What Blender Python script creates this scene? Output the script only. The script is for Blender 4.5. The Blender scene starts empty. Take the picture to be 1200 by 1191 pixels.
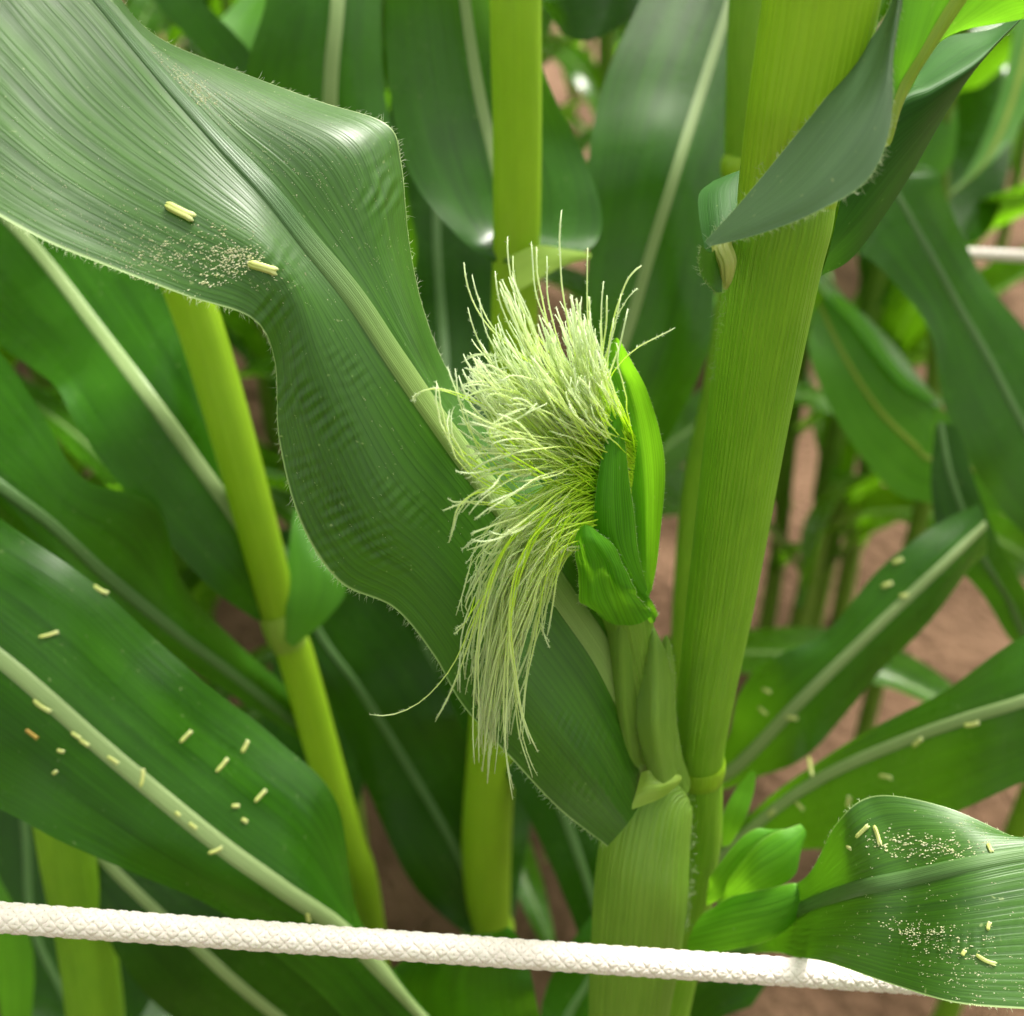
import bpy, math, random
import numpy as np
R = math.radians
sc = bpy.context.scene
col = sc.collection

# ------------------------------------------------------------------ camera
PITCH = R(35); CAMZ = 1.15
FPX = 1287.0; CX, CY = 600.0, 595.5
CAM = np.array([0.0, 0.0, CAMZ])
FWD = np.array([0, math.cos(PITCH), -math.sin(PITCH)])
UP = np.array([0, math.sin(PITCH), math.cos(PITCH)])
RIGHT = np.array([1.0, 0, 0])
cam = bpy.data.cameras.new("camera"); camo = bpy.data.objects.new("camera", cam); col.objects.link(camo)
camo.location = CAM; camo.rotation_euler = (R(90) - PITCH, 0, 0)
cam.sensor_fit = 'HORIZONTAL'; cam.sensor_width = 36.0; cam.lens = 36.0 * FPX / 1200.0
cam.clip_start = 0.01; cam.clip_end = 500
cam.dof.use_dof = True; cam.dof.focus_distance = 0.292
cam.dof.aperture_fstop = cam.lens / 4.0
sc.camera = camo

# ------------------------------------------------------------------ sky, sun, exposure
SUN_EL, SUN_AZ = R(58), R(35)        # azimuth from +Y towards +X
w = bpy.data.worlds.new("World"); sc.world = w; w.use_nodes = True
nt = w.node_tree; nt.nodes.clear()
sky = nt.nodes.new('ShaderNodeTexSky'); sky.sky_type = 'NISHITA'; sky.sun_disc = False
sky.sun_elevation = SUN_EL; sky.sun_rotation = SUN_AZ
sky.air_density = 1.0; sky.dust_density = 4.0; sky.ozone_density = 1.0
hs = nt.nodes.new('ShaderNodeHueSaturation'); hs.inputs['Saturation'].default_value = 0.12
bg = nt.nodes.new('ShaderNodeBackground'); bg.inputs['Strength'].default_value = 0.105
wo = nt.nodes.new('ShaderNodeOutputWorld')
wb = nt.nodes.new('ShaderNodeMix'); wb.data_type = 'RGBA'; wb.blend_type = 'MULTIPLY'; wb.inputs['Factor'].default_value = 1; wb.inputs['B'].default_value = (1, .97, .87, 1)   # overcast white
nt.links.new(sky.outputs[0], hs.inputs['Color']); nt.links.new(hs.outputs[0], wb.inputs['A']); nt.links.new(wb.outputs['Result'], bg.inputs['Color'])
nt.links.new(bg.outputs[0], wo.inputs['Surface'])
sl = bpy.data.lights.new("sun", 'SUN'); sl.energy = 2.5; sl.angle = R(12); sl.color = (1, .96, .88)
so = bpy.data.objects.new("sun", sl); col.objects.link(so)
so.rotation_euler = (R(90) - SUN_EL, 0, -SUN_AZ); so.rotation_euler = (-(R(90) - SUN_EL), 0, -SUN_AZ)
sc.view_settings.view_transform = 'Standard'; sc.view_settings.look = 'None'
sc.view_settings.exposure = 2.3; sc.view_settings.gamma = 1.0
sc.cycles.use_denoising = True
sc.cycles.max_bounces = 10; sc.cycles.transmission_bounces = 6; sc.cycles.transparent_max_bounces = 8
try: sc.cycles.sample_clamp_indirect = 6
except Exception: pass

rng = np.random.default_rng(7); random.seed(7)

# ------------------------------------------------------------------ helpers
def P(px, py, d):
    return CAM + d * (FWD + (px - CX) / FPX * RIGHT + (CY - py) / FPX * UP)

def spline(pts, n=None, t=None):
    """Catmull-Rom through pts (k x m); returns samples at n even steps or at t in 0..1"""
    pts = np.asarray(pts, float); k = len(pts)
    if t is None: t = np.linspace(0, 1, n)
    t = np.clip(np.asarray(t, float), 0, 1) * (k - 1)
    i = np.minimum(t.astype(int), k - 2); f = (t - i).reshape((-1,) + (1,) * (pts.ndim - 1))
    ext = np.concatenate([[2 * pts[0] - pts[1]], pts, [2 * pts[-1] - pts[-2]]])
    a, b, c, d = ext[i], ext[i + 1], ext[i + 2], ext[i + 3]
    return 0.5 * (2 * b + (c - a) * f + (2 * a - 5 * b + 4 * c - d) * f**2 + (3 * b - a - 3 * c + d) * f**3)

class Plant: pass
def thing(name, label, cat, loc, group=None):
    o = bpy.data.objects.new(name, None); col.objects.link(o); o.location = loc
    o.empty_display_size = .02
    o['label'] = label; o['category'] = cat
    if group: o['group'] = group
    return o

def worldloc(o):
    p = np.zeros(3)
    while o is not None:
        p = p + np.array(o.location); o = o.parent
    return p

def mesh_obj(name, v, f, mat, parent=None, uv=None, smooth=True, kind=None, vcol=None, loc=None):
    v = np.asarray(v, float)
    if parent is not None: off = worldloc(parent)
    elif loc is not None: off = np.array(loc, float)
    else: off = np.zeros(3)
    v = v - off
    me = bpy.data.meshes.new(name)
    me.from_pydata(v.tolist(), [], f if isinstance(f, list) else f.tolist())
    if uv is not None:
        l = me.uv_layers.new(name="UVMap")
        li = np.zeros(len(me.loops), int); me.loops.foreach_get('vertex_index', li)
        l.data.foreach_set('uv', np.asarray(uv, float)[li].ravel())
    if smooth: me.polygons.foreach_set('use_smooth', np.ones(len(me.polygons), bool))
    me.materials.append(mat); me.update()
    o = bpy.data.objects.new(name, me); col.objects.link(o)
    if parent is not None: o.parent = parent
    elif loc is not None: o.location = loc
    if kind: o['kind'] = kind
    return o

def grid_faces(nv, nu):
    i = np.arange(nv - 1)[:, None] * nu + np.arange(nu - 1)[None, :]
    return np.stack([i, i + 1, i + nu + 1, i + nu], -1).reshape(-1, 4)

def grid_normals(G):
    du = np.gradient(G, axis=1); dv = np.gradient(G, axis=0)
    n = np.cross(du, dv); l = np.linalg.norm(n, axis=-1, keepdims=True)
    return n / np.maximum(l, 1e-12)

# ------------------------------------------------------------------ materials
def newmat(name):
    m = bpy.data.materials.new(name); m.use_nodes = True; t = m.node_tree; t.nodes.clear()
    o = t.nodes.new('ShaderNodeOutputMaterial')
    def N(kind, **kw):
        n = t.nodes.new(kind)
        for k, v in kw.items():
            if hasattr(n, k): setattr(n, k, v)
            else: n.inputs[k].default_value = v
        return n
    return m, t, o, N

def c4(c): return (c[0], c[1], c[2], 1)
def s2l(*c):
    return tuple((x / 255 / 12.92) if x / 255 <= .04045 else ((x / 255 + .055) / 1.055) ** 2.4 for x in c)

def leaf_mat(name, dark, light, trans, rough=.38, tfac=.32, veins=46.0, bump=.35, stripe=0.0, stripe_col=(.45, .55, .3), edge=None, spec=.5, vfade=None, line=.07):
    m, t, o, N = newmat(name); L = t.links.new
    uvn = N('ShaderNodeUVMap'); sep = N('ShaderNodeSeparateXYZ'); L(uvn.outputs[0], sep.inputs[0])
    # parallel veins : noise stretched along the blade
    com = N('ShaderNodeCombineXYZ')
    mu = N('ShaderNodeMath', operation='MULTIPLY'); mu.inputs[1].default_value = veins; L(sep.outputs[0], mu.inputs[0])
    mv = N('ShaderNodeMath', operation='MULTIPLY'); mv.inputs[1].default_value = 1.2; L(sep.outputs[1], mv.inputs[0])
    L(mu.outputs[0], com.inputs[0]); L(mv.outputs[0], com.inputs[1])
    n1 = N('ShaderNodeTexNoise'); n1.inputs['Scale'].default_value = 1.0; n1.inputs['Detail'].default_value = 3; L(com.outputs[0], n1.inputs['Vector'])
    # fine regular veins
    ws = N('ShaderNodeMath', operation='MULTIPLY'); ws.inputs[1].default_value = veins * 2 * math.pi; L(sep.outputs[0], ws.inputs[0])
    wn = N('ShaderNodeMath', operation='SINE')
    wa = N('ShaderNodeMath', operation='ADD'); L(ws.outputs[0], wa.inputs[0])
    wj = N('ShaderNodeMath', operation='MULTIPLY'); wj.inputs[1].default_value = 16.0; L(n1.outputs['Fac'], wj.inputs[0]); L(wj.outputs[0], wa.inputs[1])
    L(wa.outputs[0], wn.inputs[0])
    # broad blotches in object space
    tc = N('ShaderNodeTexCoord')
    n2 = N('ShaderNodeTexNoise'); n2.inputs['Scale'].default_value = 28; n2.inputs['Detail'].default_value = 4; L(tc.outputs['Object'], n2.inputs['Vector'])
    com3 = N('ShaderNodeCombineXYZ'); mu3 = N('ShaderNodeMath', operation='MULTIPLY'); mu3.inputs[1].default_value = veins * .22; L(sep.outputs[0], mu3.inputs[0])
    mv3 = N('ShaderNodeMath', operation='MULTIPLY'); mv3.inputs[1].default_value = .5; L(sep.outputs[1], mv3.inputs[0]); L(mu3.outputs[0], com3.inputs[0]); L(mv3.outputs[0], com3.inputs[1])
    n3 = N('ShaderNodeTexNoise'); n3.inputs['Scale'].default_value = 1.0; n3.inputs['Detail'].default_value = 2; L(com3.outputs[0], n3.inputs['Vector'])
    nm = N('ShaderNodeMix', data_type='FLOAT'); nm.inputs['Factor'].default_value = .5; L(n1.outputs['Fac'], nm.inputs['A']); L(n3.outputs['Fac'], nm.inputs['B'])
    mixf = N('ShaderNodeMath', operation='MULTIPLY_ADD'); L(nm.outputs['Result'], mixf.inputs[0]); mixf.inputs[1].default_value = 1.5
    sc2 = N('ShaderNodeMath', operation='MULTIPLY_ADD'); L(n2.outputs['Fac'], sc2.inputs[0]); sc2.inputs[1].default_value = .8; sc2.inputs[2].default_value = -.66
    L(sc2.outputs[0], mixf.inputs[2])
    sv = N('ShaderNodeMath', operation='MULTIPLY_ADD'); L(wn.outputs[0], sv.inputs[0]); sv.inputs[1].default_value = line; L(mixf.outputs[0], sv.inputs[2])
    ramp = N('ShaderNodeMix', data_type='RGBA'); ramp.inputs['A'].default_value = c4(dark); ramp.inputs['B'].default_value = c4(light)
    L(sv.outputs[0], ramp.inputs['Factor']); colr = ramp.outputs['Result']
    ad = N('ShaderNodeMath', operation='SUBTRACT'); L(sep.outputs[0], ad.inputs[0]); ad.inputs[1].default_value = .5
    ab = N('ShaderNodeMath', operation='ABSOLUTE'); L(ad.outputs[0], ab.inputs[0])
    if vfade:
        mr = N('ShaderNodeMapRange'); mr.inputs['From Min'].default_value = vfade[0]; mr.inputs['From Max'].default_value = vfade[1]; L(sep.outputs[1], mr.inputs['Value'])
        mx = N('ShaderNodeMix', data_type='RGBA'); L(mr.outputs[0], mx.inputs['Factor']); L(colr, mx.inputs['A']); mx.inputs['B'].default_value = c4(vfade[2]); colr = mx.outputs['Result']
    if stripe > 0:
        mr = N('ShaderNodeMapRange'); mr.inputs['From Min'].default_value = stripe; mr.inputs['From Max'].default_value = stripe * .55; L(ab.outputs[0], mr.inputs['Value'])
        mx = N('ShaderNodeMix', data_type='RGBA'); L(mr.outputs[0], mx.inputs['Factor']); L(colr, mx.inputs['A']); mx.inputs['B'].default_value = c4(stripe_col); colr = mx.outputs['Result']
    if edge:
        mr = N('ShaderNodeMapRange'); mr.inputs['From Min'].default_value = .492; mr.inputs['From Max'].default_value = .498; L(ab.outputs[0], mr.inputs['Value'])
        mx = N('ShaderNodeMix', data_type='RGBA'); L(mr.outputs[0], mx.inputs['Factor']); L(colr, mx.inputs['A']); mx.inputs['B'].default_value = c4(edge); colr = mx.outputs['Result']
    n4 = N('ShaderNodeTexNoise'); n4.inputs['Scale'].default_value = 520; n4.inputs['Detail'].default_value = 1; L(tc.outputs['Object'], n4.inputs['Vector'])
    fl = N('ShaderNodeMapRange'); fl.inputs['From Min'].default_value = .74; fl.inputs['From Max'].default_value = .82; fl.inputs['To Max'].default_value = .55; L(n4.outputs['Fac'], fl.inputs['Value'])
    fx = N('ShaderNodeMix', data_type='RGBA'); L(fl.outputs[0], fx.inputs['Factor']); L(colr, fx.inputs['A']); fx.inputs['B'].default_value = (.32, .40, .16, 1); colr = fx.outputs['Result']
    bs = N('ShaderNodeBsdfPrincipled'); L(colr, bs.inputs['Base Color'])
    rr = N('ShaderNodeMath', operation='MULTIPLY_ADD'); L(n2.outputs['Fac'], rr.inputs[0]); rr.inputs[1].default_value = .2; rr.inputs[2].default_value = rough - .1; L(rr.outputs[0], bs.inputs['Roughness'])
    bs.inputs['Specular IOR Level'].default_value = spec
    tr = N('ShaderNodeBsdfTranslucent')
    tm = N('ShaderNodeMix', data_type='RGBA', blend_type='MULTIPLY'); tm.inputs['Factor'].default_value = .55
    tm.inputs['A'].default_value = c4(trans)
    tv = N('ShaderNodeMapRange'); tv.inputs['To Min'].default_value = .35; tv.inputs['To Max'].default_value = 1.25; L(sv.outputs[0], tv.inputs['Value'])
    L(tv.outputs[0], tm.inputs['B']); L(tm.outputs['Result'], tr.inputs['Color'])
    ms = N('ShaderNodeMixShader'); ms.inputs[0].default_value = tfac; L(bs.outputs[0], ms.inputs[1]); L(tr.outputs[0], ms.inputs[2])
    bh = N('ShaderNodeMath', operation='MULTIPLY_ADD'); L(wn.outputs[0], bh.inputs[0]); bh.inputs[1].default_value = .12; L(n1.outputs['Fac'], bh.inputs[2])
    bp = N('ShaderNodeBump'); bp.inputs['Strength'].default_value = bump; bp.inputs['Distance'].default_value = .0004; L(bh.outputs[0], bp.inputs['Height'])
    L(bp.outputs[0], bs.inputs['Normal']); L(ms.outputs[0], o.inputs['Surface'])
    return m

def stalk_mat(name, c1, c2, trans, tfac=.15, rough=.42, lines=60.0, bump=.5):
    m, t, o, N = newmat(name); L = t.links.new
    uvn = N('ShaderNodeUVMap'); mp = N('ShaderNodeMapping'); mp.inputs['Scale'].default_value = (lines, 2.0, 1); L(uvn.outputs[0], mp.inputs[0])
    n1 = N('ShaderNodeTexNoise'); n1.inputs['Scale'].default_value = 1; n1.inputs['Detail'].default_value = 2; L(mp.outputs[0], n1.inputs['Vector'])
    mp2 = N('ShaderNodeMapping'); mp2.inputs['Scale'].default_value = (6, 5, 1); L(uvn.outputs[0], mp2.inputs[0])
    n2 = N('ShaderNodeTexNoise'); n2.inputs['Scale'].default_value = 1; n2.inputs['Detail'].default_value = 4; L(mp2.outputs[0], n2.inputs['Vector'])
    sep = N('ShaderNodeSeparateXYZ'); L(uvn.outputs[0], sep.inputs[0])
    ws = N('ShaderNodeMath', operation='MULTIPLY'); ws.inputs[1].default_value = lines * 6.283; L(sep.outputs[0], ws.inputs[0])
    wj = N('ShaderNodeMath', operation='MULTIPLY_ADD'); wj.inputs[1].default_value = 13; L(n1.outputs['Fac'], wj.inputs[0]); L(ws.outputs[0], wj.inputs[2])
    wn = N('ShaderNodeMath', operation='SINE'); L(wj.outputs[0], wn.inputs[0])
    f = N('ShaderNodeMath', operation='MULTIPLY_ADD'); L(wn.outputs[0], f.inputs[0]); f.inputs[1].default_value = .13
    g = N('ShaderNodeMath', operation='MULTIPLY_ADD'); L(n2.outputs['Fac'], g.inputs[0]); g.inputs[1].default_value = 1.1; g.inputs[2].default_value = -.1
    L(g.outputs[0], f.inputs[2])
    mx = N('ShaderNodeMix', data_type='RGBA'); mx.inputs['A'].default_value = c4(c1); mx.inputs['B'].default_value = c4(c2); L(f.outputs[0], mx.inputs['Factor'])
    bs = N('ShaderNodeBsdfPrincipled'); L(mx.outputs['Result'], bs.inputs['Base Color']); bs.inputs['Roughness'].default_value = rough
    tr = N('ShaderNodeBsdfTranslucent'); tr.inputs['Color'].default_value = c4(trans)
    ms = N('ShaderNodeMixShader'); ms.inputs[0].default_value = tfac; L(bs.outputs[0], ms.inputs[1]); L(tr.outputs[0], ms.inputs[2])
    bp = N('ShaderNodeBump'); bp.inputs['Strength'].default_value = bump; bp.inputs['Distance'].default_value = .0004; L(wn.outputs[0], bp.inputs['Height'])
    L(bp.outputs[0], bs.inputs['Normal']); L(ms.outputs[0], o.inputs['Surface'])
    return m

def ramp_mat(name, stops, rough=.5, tfac=.3, axis=1, noise=.15):
    """colour along the UV v axis (natural pigment gradient of a silk strand, anther etc.)"""
    m, t, o, N = newmat(name); L = t.links.new
    uvn = N('ShaderNodeUVMap'); sep = N('ShaderNodeSeparateXYZ'); L(uvn.outputs[0], sep.inputs[0])
    cr = N('ShaderNodeValToRGB'); el = cr.color_ramp.elements
    while len(el) < len(stops): el.new(.5)
    for e, (p, c) in zip(el, stops): e.position = p; e.color = c4(c)
    L(sep.outputs[axis], cr.inputs[0])
    tc = N('ShaderNodeTexCoord'); n2 = N('ShaderNodeTexNoise'); n2.inputs['Scale'].default_value = 220; L(tc.outputs['Object'], n2.inputs['Vector'])
    mr = N('ShaderNodeMapRange'); mr.inputs['To Min'].default_value = 1 - noise * 1.5; mr.inputs['To Max'].default_value = 1 + noise; L(n2.outputs['Fac'], mr.inputs['Value'])
    mx = N('ShaderNodeMix', data_type='RGBA', blend_type='MULTIPLY'); mx.inputs['Factor'].default_value = 1; L(cr.outputs[0], mx.inputs['A']); L(mr.outputs[0], mx.inputs['B'])
    bs = N('ShaderNodeBsdfPrincipled'); L(mx.outputs['Result'], bs.inputs['Base Color']); bs.inputs['Roughness'].default_value = rough
    tr = N('ShaderNodeBsdfTranslucent'); L(mx.outputs['Result'], tr.inputs['Color'])
    ms = N('ShaderNodeMixShader'); ms.inputs[0].default_value = tfac; L(bs.outputs[0], ms.inputs[1]); L(tr.outputs[0], ms.inputs[2])
    L(ms.outputs[0], o.inputs['Surface'])
    return m

M = {}
M['leaf'] = leaf_mat('leaf_green', (.005, .034, .002), (.034, .140, .005), (.17, .46, .006), rough=.27, tfac=.28, spec=.30)
M['leaf_main'] = leaf_mat('leaf_waxy', (.008, .046, .002), (.044, .145, .004), (.13, .38, .006), rough=.42, tfac=.25, veins=52, bump=.36, edge=(.30, .42, .16), spec=.6, line=.12)
M['leaf_pale'] = leaf_mat('leaf_waxy_sheen', (.045, .105, .040), (.085, .165, .072), (.12, .32, .05), rough=.5, tfac=.2, veins=52, bump=.45, edge=(.30, .42, .16), spec=.6)  # waxy leaf made paler, sky sheen partly put into the colour
M['leaf_dark'] = leaf_mat('leaf_deep_green', (.004, .024, .001), (.022, .088, .0025), (.08, .25, .006), rough=.26, tfac=.25, spec=.25)
M['leaf_under'] = leaf_mat('leaf_underside', (.010, .05, .006), (.026, .105, .010), (.08, .26, .01), rough=.6, tfac=.2, spec=.15)
M['leaf_bright'] = leaf_mat('leaf_lit_green', (.035, .16, .006), (.085, .27, .012), (.22, .58, .015), rough=.42, tfac=.42, veins=30)  # bright copy of the leaf green, light through the blade put into it
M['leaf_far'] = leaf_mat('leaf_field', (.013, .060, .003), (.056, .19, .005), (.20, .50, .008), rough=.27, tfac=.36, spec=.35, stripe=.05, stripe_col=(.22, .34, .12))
M['leaf_sunny'] = leaf_mat('leaf_field_sunlit', (.030, .13, .005), (.095, .30, .010), (.28, .64, .012), rough=.34, tfac=.42, stripe=.05, stripe_col=(.26, .40, .12), spec=.4)  # lit copy of the field leaf, sunlight put into its greens
M['husk'] = leaf_mat('husk_green', (.045, .20, .005), (.13, .38, .015), (.28, .66, .018), rough=.5, tfac=.48, veins=17, bump=.9, line=.22, spec=.3, edge=(.45, .55, .2))
M['midrib'] = leaf_mat('midrib_pale', (.20, .30, .10), (.33, .43, .19), (.35, .5, .12), rough=.45, tfac=.25, veins=10, bump=.5)
M['midrib_dark'] = leaf_mat('midrib_green', (.055, .14, .03), (.11, .21, .06), (.2, .36, .06), rough=.45, tfac=.25, veins=10, bump=.5)
M['midrib_big'] = leaf_mat('midrib_grading', (.15, .25, .05), (.30, .42, .13), (.3, .5, .08), rough=.42, tfac=.2, veins=14, bump=.7, vfade=(1.45, 2.1, (.035, .11, .018)))
M['midrib_yellow'] = leaf_mat('midrib_yellow', (.20, .30, .02), (.34, .42, .04), (.45, .6, .04), rough=.45, tfac=.35, veins=5, bump=.9)
M['stalk'] = stalk_mat('stalk_green', (.115, .275, .008), (.215, .42, .018), (.38, .66, .02))
M['stalk_pale'] = stalk_mat('stalk_yellow_green', (.21, .38, .010), (.30, .48, .018), (.5, .75, .025), tfac=.28, lines=40, bump=.3)
M['stalk_far'] = stalk_mat('stalk_olive', (.07, .16, .012), (.15, .26, .02), (.3, .45, .03), lines=30, bump=.2)
M['sheath'] = stalk_mat('sheath_green', (.12, .25, .022), (.23, .38, .05), (.4, .6, .05), tfac=.28, lines=46)
M['ligule'] = stalk_mat('ligule_cream', (.42, .48, .12), (.55, .60, .22), (.6, .65, .2), tfac=.35, lines=8)
M['collar'] = stalk_mat('collar_green', (.20, .35, .035), (.32, .46, .07), (.5, .62, .1), tfac=.3, lines=8, bump=.2)
M['silk'] = ramp_mat('silk', [(0, (.66, .88, .05)), (.32, (.72, .90, .10)), (.62, (.79, .88, .46)), (1, (.79, .87, .64))], rough=.36, tfac=.66, noise=.08)
M['hair'] = ramp_mat('fine_hair', [(0, (.55, .66, .35)), (1, (.75, .80, .6))], rough=.5, tfac=.3, noise=.05)
M['anther'] = ramp_mat('anther_yellow', [(0, (.52, .58, .15)), (.8, (.64, .68, .26)), (1, (.62, .68, .34))], rough=.5, tfac=.25)
M['anther_tan'] = ramp_mat('anther_tan', [(0, (.45, .28, .05)), (1, (.55, .38, .08))], rough=.5, tfac=.2)
M['pollen'] = ramp_mat('pollen_dust', [(0, (.86, .85, .50)), (1, (.90, .88, .68))], rough=.7, tfac=.3)
M['rope'] = ramp_mat('cord_white', [(0, (.80, .70, .68)), (1, (.84, .76, .74))], rough=.6, tfac=.08, noise=.08)

# ------------------------------------------------------------------ ground
def soil_mat():
    m, t, o, N = newmat('soil'); L = t.links.new
    tc = N('ShaderNodeTexCoord')
    n1 = N('ShaderNodeTexNoise'); n1.inputs['Scale'].default_value = 6; n1.inputs['Detail'].default_value = 8; n1.inputs['Roughness'].default_value = .65; L(tc.outputs['Object'], n1.inputs['Vector'])
    n2 = N('ShaderNodeTexNoise'); n2.inputs['Scale'].default_value = 70; n2.inputs['Detail'].default_value = 6; L(tc.outputs['Object'], n2.inputs['Vector'])
    vo = N('ShaderNodeTexVoronoi'); vo.inputs['Scale'].default_value = 45; L(tc.outputs['Object'], vo.inputs['Vector'])
    cr = N('ShaderNodeValToRGB'); cr.color_ramp.elements[0].color = c4((.065, .036, .021)); cr.color_ramp.elements[0].position = .3
    cr.color_ramp.elements[1].color = c4((.175, .102, .066)); cr.color_ramp.elements[1].position = .72; L(n1.outputs['Fac'], cr.inputs[0])
    ad = N('ShaderNodeMath', operation='MULTIPLY_ADD'); L(vo.outputs['Distance'], ad.inputs[0]); ad.inputs[1].default_value = -.8; L(n2.outputs['Fac'], ad.inputs[2])
    bp = N('ShaderNodeBump'); bp.inputs['Strength'].default_value = .9; bp.inputs['Distance'].default_value = .012; L(ad.outputs[0], bp.inputs['Height'])
    bs = N('ShaderNodeBsdfPrincipled'); L(cr.outputs[0], bs.inputs['Base Color']); bs.inputs['Roughness'].default_value = .95; bs.inputs['Specular IOR Level'].default_value = .1
    L(bp.outputs[0], bs.inputs['Normal']); L(bs.outputs[0], o.inputs['Surface'])
    return m
def axis_steps(a, b, fine_a, fine_b, step):
    far1 = fine_a - np.geomspace(.1, fine_a - a, 14)[::-1]; far2 = fine_b + np.geomspace(.1, b - fine_b, 14)
    return np.concatenate([far1, np.arange(fine_a, fine_b, step), far2])
gx = axis_steps(-60, 60, -1.6, 2.2, .03); gy = axis_steps(-60, 60, .1, 4.2, .03)
GX, GY = np.meshgrid(gx, gy)
GZ = np.zeros_like(GX)
for k in range(26):
    a = rng.uniform(0, 6.28); fr = rng.uniform(2, 32); ph = rng.uniform(0, 6.28)
    GZ += .035 / fr**.75 * np.sin(fr * (GX * math.cos(a) + GY * math.sin(a)) + ph)
g = mesh_obj('ground', np.stack([GX, GY, GZ], -1).reshape(-1, 3), grid_faces(len(gy), len(gx)), soil_mat(), kind='structure')

# ------------------------------------------------------------------ builders for plant parts
def rows_world(rows):
    out = []
    for r in rows:
        if isinstance(r, tuple) and isinstance(r[-1], (int, float)) and len(r) % 2 == 1:  # flat xy pairs + one depth
            d = r[-1]; out.append([P(r[i], r[i + 1], d) for i in range(0, len(r) - 1, 2)])
        else:
            out.append([P(*q) for q in r])
    return np.array(out)

def noise1(x, seed, octs=((1, 1.), (2.3, .5), (4.9, .25))):
    r = np.random.default_rng(seed); s = np.zeros_like(x)
    for f, a in octs: s = s + a * np.sin(x * f * 6.283 + r.uniform(0, 6.28))
    return s

def hair_mesh(bases, dirs, lens, rad):
    """each hair: bent 3-sided spike of two segments"""
    V, F, U = [], [], []
    bases = np.asarray(bases); dirs = np.asarray(dirs)
    for b, d, l in zip(bases, dirs, lens):
        d = d / np.linalg.norm(d)
        a = np.cross(d, rng.normal(size=3)); a /= np.linalg.norm(a); c = np.cross(d, a)
        bend = (a * rng.normal() + c * rng.normal()) * .28 * l
        i = len(V)
        for k in range(3):
            an = k * 2.094; V.append(b + rad * (a * math.cos(an) + c * math.sin(an))); U.append((0, 0))
        for k in range(3):
            an = k * 2.094; V.append(b + d * l * .55 + bend * .35 + rad * .75 * (a * math.cos(an) + c * math.sin(an))); U.append((0, .5))
        V.append(b + d * l + bend); U.append((0, 1))
        for k in range(3):
            k2 = (k + 1) % 3
            F.append((i + k, i + k2, i + 3 + k2, i + 3 + k)); F.append((i + 3 + k, i + 3 + k2, i + 6))
    return V, F, U

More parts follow.
